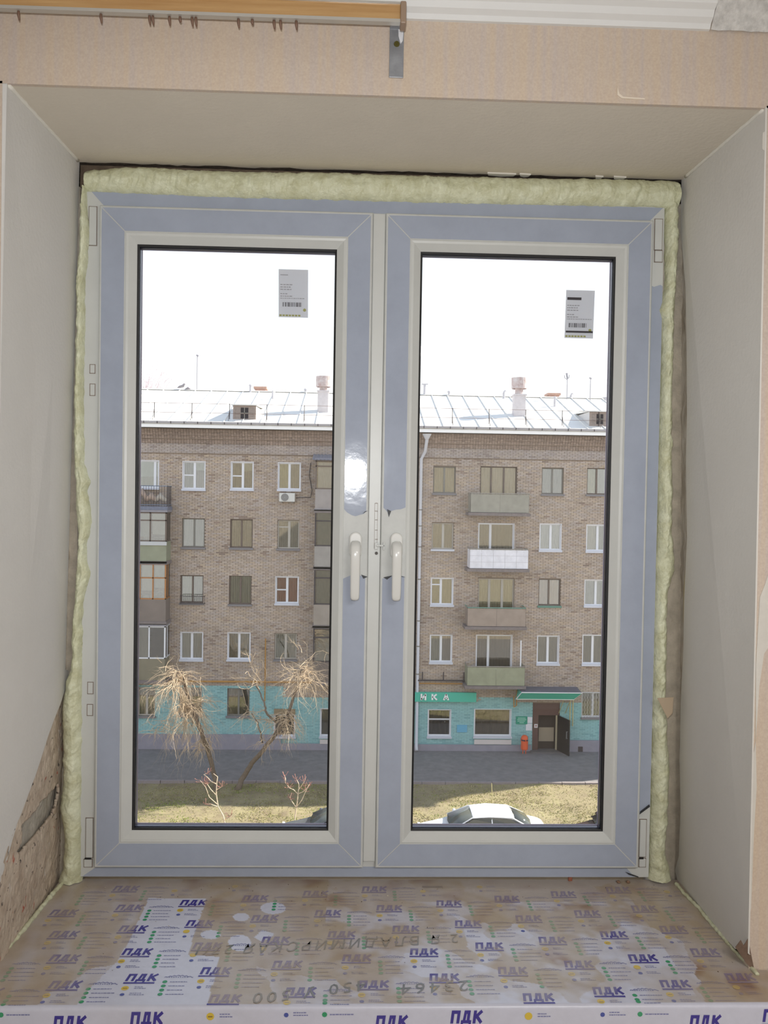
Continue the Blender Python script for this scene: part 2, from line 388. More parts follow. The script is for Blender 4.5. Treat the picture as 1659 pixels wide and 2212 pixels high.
# torn wallpaper areas on the papered face, right of the niche
mb = MB()
for poly in ([(1641, 1290), (1652, 1262), (1659, 1240), (1690, 1235), (1690, 1395), (1658, 1400), (1650, 1412), (1640, 1480), (1632, 1600), (1632, 1440)],
             [(1647, 288), (1652, 284), (1653, 300), (1650, 326), (1646, 322)],
             [(1625, 1640), (1632, 1600), (1634, 1700), (1628, 1800), (1622, 1960), (1616, 1990)]):
    q = [A(x, y, YF) for x, y in poly]; mb.prism([(p.x, p.z) for p in q], YF - .0012, YF)
mb.build('bare_patch', mat('bare_plaster_patch', (208, 204, 196), 0.9, 0.05, 30), wf)
mb = MB()
q = [A(x, y, YF) for x, y in [(1333, 188), (1337, 203), (1346, 210), (1392, 213), (1392, 216), (1342, 213), (1333, 206)]]
mb.prism([(p.x, p.z) for p in q], YF - .002, YF); mb.build('torn_paper_edge', mat('paper_edge', (226, 214, 196), 0.8), wf)
mb = MB()
q = [A(x, y, YF) for x, y in [(1588, 2046), (1600, 2030), (1606, 2042), (1616, 2026), (1622, 2060), (1630, 2100), (1612, 2080)]]
mb.prism([(p.x, p.z) for p in q], YF - .001, YF); mb.build('dark_chipped_corner', mat('damp_brown', (112, 92, 78), 0.9, 0.2, 60), wf)
# cornice and ceiling patch
mb = MB()
prof = [(YF, CEIL - .0445), (YF - .006, CEIL - .044), (YF - .010, CEIL - .036), (YF - .020, CEIL - .030), (YF - .026, CEIL - .020), (YF - .036, CEIL - .014), (YF - .040, CEIL - .004), (YF - .046, CEIL), (YF, CEIL)]
x1c = A(1532, 20, YF).x
mb.prism(prof, rx0, x1c, axis='x'); mb.build('trim_3', mat('white_cornice', (222, 222, 220), 0.6, 0.02, 5), kind='structure')
mb = MB()
for j in range(26):
    for i in range(10): pass
vs = []; nn = 40
for i in range(nn + 1):
    x = x1c + .002 + (0.30) * i / nn
    for k in range(9):
        a = k / 8
        vs.append((x, YF - .004 - .034 * a + .003 * nz(x * 40, a * 4), CEIL - .044 * (1 - a) + .003 * nz(a * 5, x * 50, 2)))
MB().add(vs, [(i * 9 + k, (i + 1) * 9 + k, (i + 1) * 9 + k + 1, i * 9 + k + 1) for i in range(nn) for k in range(8)]).build('filler_patch', mat('rough_ceiling_filler', (204, 202, 198), 0.9, 0.2, 60, 0.4, 90), wf, smooth=True)

# own outside wall (brick), seen only from the street and in the far panes
mb = MB(); y0, y1 = YO - .12, YO
for (a, b, c, d) in ((-14, hole[0], -10.8, 5.6), (hole[1], 15, -10.8, 5.6), (hole[0], hole[1], -10.8, hole[2]), (hole[0], hole[1], hole[3], 5.6)): mb.box(a, b, y0, y1, c, d)
mb.box(4.6, 15, YO, 9.0, -10.8, 6.4)  # wing added out of view to keep direct sun off the window
mb.build('wall_outside_sun_wing', BR, kind='structure')

# ================================================================== the PVC window
win = empty('window_1', kind='structure', label='white two-sash plastic window with grey-blue protective film')
FX0, FX1, FZ0, FZ1 = -0.6075, 0.6866, EYE - 0.8750, EYE + 0.6546
YFR = 1.889
SW, GAP = 0.600, 0.028
SX = [(-0.5713, 0.0287), (0.0567, 0.6567)]; SZ1 = EYE + 0.6192; SZ0 = SZ1 - 1.4668
MB().ring(FX0, FX1, FZ0, FZ1, [(0, YFR), (0.044, YFR), (0.048, YFR + .003), (0.048, YFR + .07), (0, YFR + .07)]).build('outer_frame', PVC, win, bevel=.001)
MB().box(0.0290, 0.0564, YW + .006, YW + .05, SZ0 + .012, SZ1 + .0).build('mullion_cover', PVC, win, bevel=.0015)
MB().box(0.0295, 0.0560, YW + .012, YW + .07, SZ0 + .005, SZ1 + .002).build('mullion_post', PVC, win)
# seams of mitred corners
def film(mb, pts, y, t=.0006): mb.prism([(p[0], p[1]) for p in pts], y - t, y)
g = .0012
yf = YFR
mb = MB(); film(mb, [(FX0 + .014, FZ1 - .002), (FX1 - .004, FZ1 - .002), (FX1 - .034, SZ1 + .003), (FX0 + .042, SZ1 + .003)], yf); mb.build('protective_film', FILM, win)
mb = MB(); film(mb, [(FX0 + .006, FZ0 + .001), (A(1370, 1893, yf).x, FZ0 + .001), (A(1352, 1880, yf).x, SZ0 - .004), (SX[0][0] + .004, SZ0 - .003)], yf); mb.build('protective_film', FILM, win)
q0 = [A(1412, 617, yf), A(1420, 620, yf), A(1434, 614, yf), A(1438, 620, yf), A(1405, 1742, yf), A(1386, 1757, yf)]
zt = q0[0].z; zb = q0[5].z
mb = MB(); film(mb, [(SX[1][1] + .003, zt), (SX[1][1] + .009, zt - .003), (FX1 - .006, zt + .002), (FX1 - .001, zt - .001), (FX1 - .001, zb + .018), (SX[1][1] + .003, zb)], yf); mb.build('protective_film', FILM, win)
mb = MB(); mb.prism([(SX[1][1] + .004, zb - .001), (FX1 - .002, zb + .017), (FX1 - .004, zb + .022), (SX[1][1] + .006, zb + .006)], yf - .004, yf - .003)
a = A(1350, 1882, yf); b = A(1378, 1893, yf); mb.prism([(a.x, a.z), (b.x, b.z + .001), (b.x, b.z - .001), (a.x + .008, a.z - .006)], yf - .004, yf - .003)
mb.build('curled_film_edge', FILMBACK, win)

def make_sash(x0, x1, side):
    s = bpy.data.objects.new('sash', None); C.objects.link(s); s.parent = win
    z0, z1 = SZ0, SZ1
    MB().ring(x0, x1, z0, z1, [(0, YW + .002), (.002, YW), (.0555, YW), (.0575, YW + .0015), (.0575, YW + .055), (.004, YW + .055), (0, YW + .014)]).build('sash_frame', PVC_DIRTY, s)
    MB().ring(x0, x1, z0, z1, [(.0562, YW + .0005), (.059, YW - .0005), (.064, YW + .0005), (.0795, YW + .013), (.0795, YW + .020), (.0562, YW + .020)]).build('glazing_bead', PVC, s)
    MB().ring(x0, x1, z0, z1, [(.0775, YW + .0125), (.0840, YW + .0150), (.0840, YW + .0190), (.0775, YW + .0190)]).build('gasket', RUBBER, s)
    MB().box(x0 + .080, x1 - .080, YW + .0192, YW + .0232, z0 + .080, z1 - .080).build('pane', GLASS, s)
    MB().ring(x0, x1, z0, z1, [(.0842, YW + .0235), (.0842, YW + .0355), (.079, YW + .0355), (.079, YW + .0235)]).build('spacer', ALU, s)
    MB().ring(x0, x1, z0, z1, [(.0836, YW + .0357), (.0836, YW + .0377), (.079, YW + .0377), (.079, YW + .0357)]).build('sealant', RUBBER, s)
    MB().box(x0 + .080, x1 - .080, YW + .0380, YW + .0420, z0 + .080, z1 - .080).build('pane', GLASS, s)
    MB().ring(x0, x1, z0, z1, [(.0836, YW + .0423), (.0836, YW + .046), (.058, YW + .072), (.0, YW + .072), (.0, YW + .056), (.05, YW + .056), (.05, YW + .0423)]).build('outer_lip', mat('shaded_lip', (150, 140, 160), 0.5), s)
    # film strips with mitred ends; the handle stile is torn open around the handle
    L_, H_ = .0052, .0545; gg = .0016
    def strip(pts):
        m = MB(); film(m, pts, YW); m.build('film_strip', FILM, s)
    strip([(x0 + L_ + gg, z1 - L_), (x1 - L_ - gg, z1 - L_), (x1 - H_ - gg, z1 - H_), (x0 + H_ + gg, z1 - H_)])
    strip([(x0 + L_ + gg, z0 + L_), (x1 - L_ - gg, z0 + L_), (x1 - H_ - gg, z0 + H_), (x0 + H_ + gg, z0 + H_)])
    hx = (x1 if side == 'l' else x0); sg = -1 if side == 'l' else 1; ox = (x0 if side == 'l' else x1)
    strip([(ox - sg * L_, z0 + L_ + gg), (ox - sg * L_, z1 - L_ - gg), (ox - sg * H_, z1 - H_ - gg), (ox - sg * H_, z0 + H_ + gg)])
    if side == 'l':
        up_e = [(745, 1100), (750, 1107), (760, 1113), (768, 1115), (778, 1112), (786, 1110), (795, 1104)]
        lo_e = [(795, 1248), (788, 1246), (776, 1243), (768, 1243), (757, 1243), (746, 1250)]
    else:
        up_e = [(832, 1097), (837, 1106), (840, 1116), (845, 1104), (855, 1101), (866, 1100), (878, 1096)]
        lo_e = [(878, 1248), (874, 1245), (860, 1243), (845, 1245), (836, 1248), (830, 1250)]
    ue = [A(x, y, YW) for x, y in up_e]; le = [A(x, y, YW) for x, y in lo_e]
    xa, xb = sorted((hx + sg * L_, hx + sg * H_))
    def cl(p): return (min(max(p.x, xa), xb), p.z)
    U = [cl(p) for p in ue]; U[0] = (xa, U[0][1]); U[-1] = (xb, U[-1][1])
    Lw = [cl(p) for p in le]; Lw[0] = (xb, Lw[0][1]); Lw[-1] = (xa, Lw[-1][1])
    if side == 'l':
        strip(U + [(xb, z1 - L_ - gg), (xa, z1 - H_ - gg)])
        strip(Lw + [(xa, z0 + H_ + gg), (xb, z0 + L_ + gg)])
    else:
        strip(U + [(xb, z1 - H_ - gg), (xa, z1 - L_ - gg)])
        strip(Lw + [(xa, z0 + L_ + gg), (xb, z0 + H_ + gg)])
    m = MB()
    curls = ([[(783, 1110), (795, 1103), (788, 1105)], [(780, 1241), (794, 1246), (785, 1250)]] if side == 'l' else [[(828, 1247), (848, 1243), (836, 1252)], [(866, 1244), (876, 1247), (868, 1246)], [(836, 1100), (840, 1117), (845, 1104)]])
    for tri in curls:
        q = [A(x, y, YW - .001) for x, y in tri]; m.prism([(p.x, p.z) for p in q], YW - .0026, YW - .0012)
    m.build('curled_film', FILMBACK, s)
    # handle: rosette and lever as one swept body
    hcx = A(768 if side == 'l' else 856, 1180, YW).x; ztop = A(768, 1149, YW).z; zlo = A(768, 1206, YW).z
    m = MB(); n = 20; pts = []
    for i in range(n + 1):
        t = math.pi * i / n; pts.append((hcx + .0138 * math.cos(t), ztop - .0138 + .0138 * math.sin(t)))
    for i in range(n + 1):
        t = math.pi + math.pi * i / n; pts.append((hcx + .0138 * math.cos(t), zlo + .0138 + .0138 * math.sin(t)))
    m.prism(pts, YW - .011, YW)
    m.build('handle_rosette', mat('handle_white', (212, 212, 208), 0.22, 0.0), s, bevel=.003)
    m = MB(); zc = ztop - .029
    path = [(YW - .008, zc, .0125, .0125), (YW - .026, zc - .001, .0122, .0118), (YW - .036, zc - .005, .0118, .0105), (YW - .042, zc - .013, .0112, .0085), (YW - .043, zc - .03, .0108, .0065), (YW - .040, zc - .07, .0105, .006), (YW - .036, zc - .108, .0102, .006), (YW - .034, zc - .121, .0100, .0055)]
    vs = []; K = 16
    for i, (yy, zz, a, b) in enumerate(path):
        p0 = path[max(i - 1, 0)]; p1 = path[min(i + 1, len(path) - 1)]
        d = Vector((0, p1[0] - p0[0], p1[1] - p0[1])).normalized(); nrm = Vector((1, 0, 0)).cross(d)
        for k in range(K):
            t = 2 * math.pi * k / K; c, s_ = math.cos(t), math.sin(t)
            cc = math.copysign(abs(c) ** .7, c); ss = math.copysign(abs(s_) ** .7, s_)
            vs.append(Vector((hcx, yy, zz)) + Vector((1, 0, 0)) * a * cc + nrm * b * ss)
    fs = [(i * K + k, i * K + (k + 1) % K, (i + 1) * K + (k + 1) % K, (i + 1) * K + k) for i in range(len(path) - 1) for k in range(K)]
    fs += [tuple(range(K)), tuple((len(path) - 1) * K + k for k in range(K))]
    m.add(vs, fs); o = m.build('handle_lever', MC['handle_white'], s, smooth=True)
    es = o.modifiers.new('s', 'SUBSURF'); es.levels = 1; es.render_levels = 1
    return s
make_sash(*SX[0], 'l'); make_sash(*SX[1], 'r')
# hinge covers, clips, lock on the mullion
def cover(pxs, y, name='hinge_cover', m=PVC, t=.0035):
    x0, x1, z0, z1 = R(*pxs, y)
    MB().box(x0, x1, y - t, y, z0, z1).build(name, m, win, bevel=.002)
    b = .0012; MB().ring(x0 - b, x1 + b, z0 - b, z1 + b, [(0, y - .0012), (b * 1.0, y - .0012), (b, y), (0, y)]).build('hinge_shadow_gap', SEAM, win)
cover((193, 447, 209, 530), YFR); cover((1414, 474, 1430, 540), YFR); cover((1414, 542, 1430, 566), YFR)
cover((186, 1767, 201, 1852), YFR); cover((182, 1856, 199, 1872), YFR); cover((1381, 1770, 1395, 1850), YFR); cover((1380, 1854, 1394, 1872), YFR)
for b in ((195, 788, 205, 806), (195, 830, 205, 854), (190, 1474, 201, 1498), (189, 1522, 200, 1545)): cover(b, YFR, 'drain_clip', t=.0015)
mb = MB()
for (a, b) in ((183, 203),):
    for py in (1853,): p0 = A(a, py, YFR - .004); p1 = A(b - 6, py + 3, YFR - .004); mb.box(p0.x, p1.x, YFR - .0045, YFR - .0035, p1.z, p0.z)
p0 = A(1381, 1852, YFR - .004); p1 = A(1390, 1856, YFR - .004); mb.box(p0.x, p1.x, YFR - .0045, YFR - .0035, p1.z, p0.z)
mb.build('hinge_slot', RUBBER, win)
ym = YW + .006
mb = MB()
for i, py in enumerate((1087, 1104, 1123, 1145, 1165, 1183)):
    a = A(811, py, ym); mb.box(a.x - .001, a.x + .005, ym - .0006, ym, a.z - .0008, a.z + .0008)
a = A(811, 1087, ym); b = A(808, 1185, ym); mb.box(a.x - .0016, a.x - .0008, ym - .0006, ym, b.z, a.z); mb.box(a.x + .0046, a.x + .0054, ym - .0006, ym, b.z, a.z)
mb.build('engraved_scale', mat('scale_grey', (158, 150, 142), 0.7), win)
p = A(812, 1178, ym); q = A(826, 1182, ym)
mb = MB().box(p.x - .003, p.x + .004, ym - .006, ym, p.z - .009, p.z + .006).box(p.x, p.x + .019, ym - .010, ym - .004, p.z - .002, p.z + .002).box(p.x + .016, p.x + .0195, ym - .010, ym - .005, p.z - .010, p.z + .008)
mb.build('latch', PVC, win, bevel=.0008)
p = A(813, 1195, ym); mb = MB(); mb.tube([(p.x, ym - .0015, p.z), (p.x, ym, p.z)], .0036, 16); mb.build('screw', mat('dark_screw', (84, 80, 76), 0.6), win)
p0 = R(826, 600, 829, 1700, YW); 

# stickers on the outer panes
PAPER = bpy.data.materials.new('label_paper'); PAPER.use_nodes = True
_n = PAPER.node_tree.nodes; _L = PAPER.node_tree.links; _b = _n['Principled BSDF']; _b.inputs['Base Color'].default_value = lin((214, 214, 220)) + (1,); _b.inputs['Roughness'].default_value = .7
_t = _n.new('ShaderNodeBsdfTranslucent'); _t.inputs[0].default_value = lin((244, 244, 248)) + (1,); _m = _n.new('ShaderNodeMixShader'); _m.inputs[0].default_value = .8
_L.new(_b.outputs[0], _m.inputs[1]); _L.new(_t.outputs[0], _m.inputs[2]); _L.new(_m.outputs[0], _n['Material Output'].inputs[0])
def sticker(px, lab, dark):
    ys = YW + .0185
    x0, x1, z0, z1 = R(*px, ys)
    s = empty('paper_sticker'); T(s, lab, 'sticker', None)
    W = x1 - x0; H = z1 - z0
    def pt(u, v): return (x0 + W * u + (0.02 * W * (v) if not dark else -0.03 * W * v), z1 - H * v)
    MB().add([(q[0], ys, q[1]) for q in (pt(0, 0), pt(1, 0), pt(1, 1), pt(0, 1))], [(0, 1, 2, 3)]).build('paper', PAPER, s)
    ink = MB(); faint = MB(); yel = MB()
    def bar(m, u0, v0, u1, v1): m.prism([pt(u0, v0), pt(u1, v0), pt(u1, v1), pt(u0, v1)], ys - .0003, ys)
    rnd = random.Random(3 if dark else 5)
    for v in (.31, .36, .41, .50, .55): 
        u = .06
        while u < (.42 if v != .50 else .30):
            l = rnd.uniform(.04, .10); bar(faint, u, v, u + l, v + .018); u += l + .02
    u = .06
    while u < .88:
        l = rnd.uniform(.03, .08); bar(faint, u, .595, u + l, .610); u += l + .015
    u = .14
    while u < .76:
        l = rnd.choice((.012, .02, .03)); bar(ink, u, .685, u + l, .775); u += l + rnd.choice((.014, .022, .035))
    if dark:
        bar(ink, .05, .15, .54, .205); bar(ink, .04, .845, .98, .885)
    else:
        bar(faint, .06, .11, .32, .125)
    for k in range(7): bar(yel, .03 + k * .105, .94, .11 + k * .105, .975)
    a = pt(.88, .84 if not dark else .83); yel.tube([(a[0], ys - .0003, a[1]), (a[0], ys, a[1])], .0035, 12)
    ink.build('barcode_print', mat('ink_dark', (60, 56, 60), 0.8), s, kind='stuff'); faint.build('text_print', mat('ink_faint', (150, 150, 156), 0.8), s, kind='stuff'); yel.build('colour_print', mat('ink_olive', (150, 152, 96), 0.8), s, kind='stuff')
sticker((601, 582, 665, 686), 'grey paper sticker with small barcode, high on the left pane', False)
sticker((1222, 627, 1284, 731), 'grey paper sticker with black bars and barcode on the right pane', True)

# ================================================================== mounting foam
FOAM = mat('foam', (222, 225, 198), 0.42, 0.0, 30, 0.35, 150, col2=(194, 194, 158))
FOAM.node_tree.nodes['Principled BSDF'].inputs['Subsurface Weight'].default_value = 0.0
foam = empty('mounting_foam'); T(foam, 'lumpy pale yellow mounting foam around the window frame', 'foam')
def foam_strip(rows, vertical, y, depth, seed, name='foam_bead', step=.0035, ridge=.006):
    """rows: (along, edge0, edge1) world; along = z for vertical, x for horizontal"""
    rows = sorted(rows); A0, A1 = rows[0][0], rows[-1][0]; N = int((A1 - A0) / step); K = 20
    al = np.array([r[0] for r in rows]); e0 = np.array([r[1] for r in rows]); e1 = np.array([r[2] for r in rows]); vs = []
    for i in range(N + 1):
        s = A0 + (A1 - A0) * i / N
        a = np.interp(s, al, e0) + .003 * nz(s * 45, seed) + .0012 * nz(s * 200, seed); b = np.interp(s, al, e1) + .003 * nz(s * 45, seed + 9) + .0012 * nz(s * 200, seed + 9)
        lump = 1 + .22 * nz(s * 30, seed + 2) 
        for k in range(K + 1):
            t = k / K; c = a + (b - a) * t
            h = math.sin(math.pi * min(max(t, .0), 1)) ** .55 * depth * lump
            ph = s + .010 * math.sin(t * 3.0 + seed) + .006 * nz(t * 3, s * 20, seed)
            rdg = abs(nz(ph * 95, seed * 3.1)) * ridge + .0022 * nz(ph * 120, t * 6, seed + 7) + .0030 * nz(s * 40, t * 4, seed + 3)
            h = max(0, h - rdg * (h / depth))
            yy = y - h
            vs.append((c, yy, s) if vertical else (s, yy, c))
    for (e) in (0, 1):
        pass
    fs = [(i * (K + 1) + k, i * (K + 1) + k + 1, (i + 1) * (K + 1) + k + 1, (i + 1) * (K + 1) + k) for i in range(N) for k in range(K)]
    MB().add(vs, fs).build(name, FOAM, foam, smooth=True)
def vr(lst, y):
    o = []
    for (py, a, b) in lst: p = A(a, py, y); q = A(b, py, y); o.append((p.z, p.x, q.x))
    return o
yb = 1.888
left = [(405, 178, 188), (450, 174, 189), (500, 172, 195), (570, 168, 190), (600, 164, 185), (700, 165, 185), (760, 163, 183), (860, 160, 182), (960, 160, 183), (1000, 160, 184), (1040, 162, 196), (1060, 163, 190), (1100, 163, 198), (1120, 165, 199), (1150, 168, 195), (1180, 169, 188), (1210, 166, 189), (1240, 163, 197), (1270, 162, 188), (1300, 161, 181), (1340, 156, 179), (1380, 154, 179), (1420, 156, 178), (1445, 152, 178), (1470, 143, 178), (1520, 134, 178), (1560, 133, 178), (1600, 135, 177), (1650, 136, 177), (1700, 134, 177), (1745, 128, 176), (1780, 134, 176), (1810, 138, 176), (1850, 137, 176), (1880, 134, 176), (1905, 124, 176)]
foam_strip(vr(left, yb), True, yb + .008, .026, 1)
right = [(410, 1436, 1466), (450, 1437, 1465), (500, 1437, 1468), (560, 1438, 1463), (620, 1437, 1461), (650, 1431, 1459), (670, 1423, 1458), (690, 1429, 1457), (760, 1431, 1455), (850, 1427, 1452), (950, 1425, 1453), (1000, 1422, 1452), (1060, 1423, 1455), (1100, 1422, 1453), (1150, 1421, 1452), (1185, 1420, 1457), (1215, 1414, 1459), (1240, 1417, 1455), (1280, 1416, 1443), (1350, 1413, 1441), (1420, 1412, 1441), (1500, 1410, 1439), (1600, 1409, 1443), (1655, 1408, 1448), (1700, 1407, 1446), (1760, 1406, 1444), (1800, 1405, 1441), (1840, 1404, 1437), (1870, 1403, 1446), (1900, 1402, 1452)]
foam_strip(vr(right, yb), True, yb + .008, .026, 2)
top = []
for (px, a, b) in [(186, 372, 415), (240, 366, 418), (300, 362, 421), (360, 366, 423), (430, 370, 427), (500, 372, 429), (600, 374, 432), (700, 374, 434), (800, 378, 437), (900, 381, 440), (1000, 384, 442), (1100, 386, 444), (1200, 388, 446), (1300, 388, 448), (1400, 391, 449), (1440, 392, 452), (1466, 396, 450)]:
    p = A(px, a - 4, yb); q = A(px, b, yb); top.append((p.x, q.z, p.z))
foam_strip(top, False, yb + .008, .028, 3, ridge=.009)
# smears of foam where the sill meets the reveals
def sillbead(pxs, wdt, seed):
    pts = [onz(x, y, ZS + .002) for x, y in pxs]; P_ = []
    for i in range(len(pts) - 1):
        n = max(2, int((pts[i + 1] - pts[i]).length / .004))
        for k in range(n): P_.append(pts[i].lerp(pts[i + 1], k / n))
    m = MB(); m.tube([p + Vector((.002 * nz(i * .3, seed), 0, .001 * nz(i * .5, seed + 2))) for i, p in enumerate(P_)], [wdt * (.8 + .5 * abs(nz(i * .25, seed + 5))) for i in range(len(P_))], 8)
    m.build('foam_smear', FOAM, foam, smooth=True)
sillbead([(150, 1896), (136, 1906), (110, 1935), (80, 1972), (50, 2010), (20, 2043), (-10, 2075)], .0055, 1)
sillbead([(1460, 1908), (1478, 1930), (1510, 1962), (1528, 1985), (1560, 2022), (1600, 2068), (1640, 2108)], .0045, 8)
sillbead([(172, 1901), (150, 1900), (132, 1905)], .008, 5)
mb = MB()                                     # a flap of cardboard stuck across the right bead
q = [A(x, y, YW - .022) for x, y in [(1420, 1508), (1455, 1506), (1453, 1540), (1442, 1552)]]; mb.prism([(p.x, p.z) for p in q], YW - .022, YW - .021)
o = mb.build('cardboard_scrap', mat('brown_card', (176, 158, 134), 0.8)); T(o, 'brown cardboard scrap stuck across the right foam bead', 'scrap')

# ================================================================== the sill board
def sp(px, py): v = onz(px, py, ZS); return (v.x, v.y)
CLEAN = [[sp(*p) for p in q] for q in (
    [(321, 1940), (446, 1941), (435, 1972), (422, 2010), (407, 2062), (474, 2067), (461, 2122), (445, 2176), (164, 2176), (190, 2140), (230, 2100), (254, 2077), (290, 2010)],
    [(555, 2020), (566, 2009), (592, 2016), (586, 2024), (566, 2034), (548, 2024)])]
def ell(px, py, rx, ry): return [sp(px + rx * math.cos(t * .3927), py + ry * math.sin(t * .3927)) for t in range(16)]
CLEAN += [ell(521, 1981, 18, 9), ell(518, 2037, 25, 18), ell(455, 2019, 22, 10), ell(590, 1962, 28, 13)]
PART = [[sp(*p) for p in q] for q in ([(1345, 1988), (1414, 2008), (1481, 2045), (1506, 2100), (1510, 2176), (1250, 2176), (1300, 2120), (1290, 2060)],
        [(870, 2060), (960, 2050), (1060, 2100), (1200, 2140), (1240, 2176), (1040, 2176), (980, 2120), (880, 2100)], [(990, 1975), (1040, 1995), (1080, 2060), (1040, 2080), (1000, 2020)], [(1100, 1996), (1130, 2005), (1150, 2020), (1140, 2030), (1090, 2008)],
        [(180, 2100), (260, 2080), (240, 2176), (60, 2176)], [(560, 2090), (720, 2120), (860, 2176), (600, 2176)])]
def residue(x, y):
    """0 = clean film, 1 = brown glue residue"""
    if y < 1.437: return 0.04 + .10 * max(0, nz(x * 9, 3))
    for q in CLEAN:
        if inpoly(x + .002 * nz(x * 60, y * 60), y, q): return 0.0
    base = 0.86 + .22 * nz(x * 9, y * 9, 2) + .16 * nz(x * 34, y * 34, 3)
    for q in PART:
        if inpoly(x + .02 * nz(x * 25, y * 25, 1), y + .02 * nz(y * 25, x * 25, 1), q): base = .34 + .40 * max(0, .3 + 1.4 * nz(x * 14, y * 14, 6)) + .15 * nz(x * 60, y * 60)
    if x > -.05 and x < .62:
        base -= max(0, min(.5, 1.3 * (nz(x * 11 + 3, y * 13, 8) + .06 + .3 * nz(x * 50, y * 50, 3))))
    if x < -.38: base = base * .92 - max(0, nz(x * 30, y * 8, 5)) * .5
    if y > 1.80: base = max(base, .75)
    return min(1, max(0.03, base))
CW = lin((206, 209, 226)); CB = lin((176, 160, 138)); CB2 = lin((146, 116, 90))
def boardcol(x, y):
    r = residue(x, y); k = max(0, min(1, 2.2 * (nz(x * 16, y * 16, 11) - .05))) * (1 if x > .35 or y > 1.8 else .35) * r
    if x > .55: k = min(1, k + .3 * r * max(0, nz(x * 7, y * 7, 3) + .3))
    c = [CB[i] + (CB2[i] - CB[i]) * k for i in range(3)]
    return tuple(CW[i] + (c[i] - CW[i]) * r for i in range(3))
sill = empty('window_sill'); T(sill, 'white window sill board under printed film smeared with brown glue', 'sill')
X0s, X1s = -0.654, 0.772; YN = 1.430
NX, NY = 560, 190
vs = []; cs = []
ys_ = [1.905 - (1.905 - 1.436) * j / NY for j in range(NY + 1)]
prof = [(y, ZS) for y in ys_] + [(1.4325, ZS - .0010), (1.4305, ZS - .0032), (1.4298, ZS - .0065)] + [(1.4298, ZS - .0065 - .004 * k) for k in range(1, 9)]
for (y, z) in prof:
    for i in range(NX + 1):
        x = X0s + (X1s - X0s) * i / NX
        if y < YF - .004: x = (X0s - .04) + (X1s - X0s + .075) * i / NX
        vs.append((x, y, z)); cs.append(boardcol(x, y))
fs = [(j * (NX + 1) + i, j * (NX + 1) + i + 1, (j + 1) * (NX + 1) + i + 1, (j + 1) * (NX + 1) + i) for j in range(len(prof) - 1) for i in range(NX)]
mb = MB(); mb.v = vs; mb.f = fs; mb.c = cs
SILLM = mat('sill_film', (200, 200, 205), 0.32, 0.06, 55, 0.10, 26, attr=True)
mb.build('film_covered_board', SILLM, sill, smooth=True)
MB().box(X0s, X1s, 1.436, 1.90, ZS - .040, ZS - .001).build('board_core', PVC, sill)
MB().box(X0s, X1s, YF, 1.90, ZS - .049, ZS - .0401).build('mortar_bed', MC['grey_mortar'], sill)
# --- printing on the film
def text_mesh(s, size, shear=0.0, bold=0.0, space=1.0):
    cu = bpy.data.curves.new('t', 'FONT'); cu.body = s; cu.size = size; cu.shear = shear; cu.offset = bold; cu.space_character = space; cu.resolution_u = 2
    o = bpy.data.objects.new('t', cu); C.objects.link(o); bpy.context.view_layer.update()
    dg = bpy.context.evaluated_depsgraph_get(); me = o.evaluated_get(dg).to_mesh()
    v = [(q.co.x, q.co.y) for q in me.vertices]; f = [tuple(p.vertices) for p in me.polygons]
    bpy.data.objects.remove(o); bpy.data.curves.remove(cu)
    return v, f
prints = {}
def bar2(p0, p1, t):                         # straight stroke of width t between two points
    dx, dy = p1[0] - p0[0], p1[1] - p0[1]; l = math.hypot(dx, dy); nx, ny = -dy / l * t / 2, dx / l * t / 2
    return [(p0[0] + nx, p0[1] + ny), (p1[0] + nx, p1[1] + ny), (p1[0] - nx, p1[1] - ny), (p0[0] - nx, p0[1] - ny)]
def glyph(ch, t=.26):                        # bold block letters, unit height
    h = t / 2
    S = {'П': [bar2((h, 0), (h, 1), t), bar2((.80 - h, 0), (.80 - h, 1), t), bar2((0, 1 - h), (.80, 1 - h), t)],
         'Д': [bar2((.26, .15), (.34, 1), t * .9), bar2((.76 - h, .15), (.76 - h, 1), t), bar2((.26, 1 - h), (.76, 1 - h), t), bar2((.0, .13), (.92, .13), t * .95), bar2((h * .8, -.14), (h * .8, .13), t * .8), bar2((.92 - h * .8, -.14), (.92 - h * .8, .13), t * .8)],
         'К': [bar2((h, 0), (h, 1), t), bar2((h, .42), (.74, .96), t), bar2((.30, .56), (.78, .04), t)],
         'И': [bar2((h, 0), (h, 1), t), bar2((.80 - h, 0), (.80 - h, 1), t), bar2((h, .10), (.80 - h, .90), t)],
         'А': [bar2((.09, 0), (.41, .97), t), bar2((.73, 0), (.41, .97), t), bar2((.2, .28), (.62, .28), t * .85)]}[ch]
    v = []; f = []
    for q in S: f.append(tuple(range(len(v), len(v) + 4))); v += q
    return v, f
def word(txt, shear, gap=.14):
    v = []; f = []; x = 0
    for ch in txt:
        gv_, gf = glyph(ch); k = len(v); mw_ = max(p[0] for p in gv_)
        v += [(x + p[0] + p[1] * shear, p[1]) for p in gv_]; f += [tuple(i + k for i in q) for q in gf]; x += mw_ + gap
    return v, f
CNT = [0]
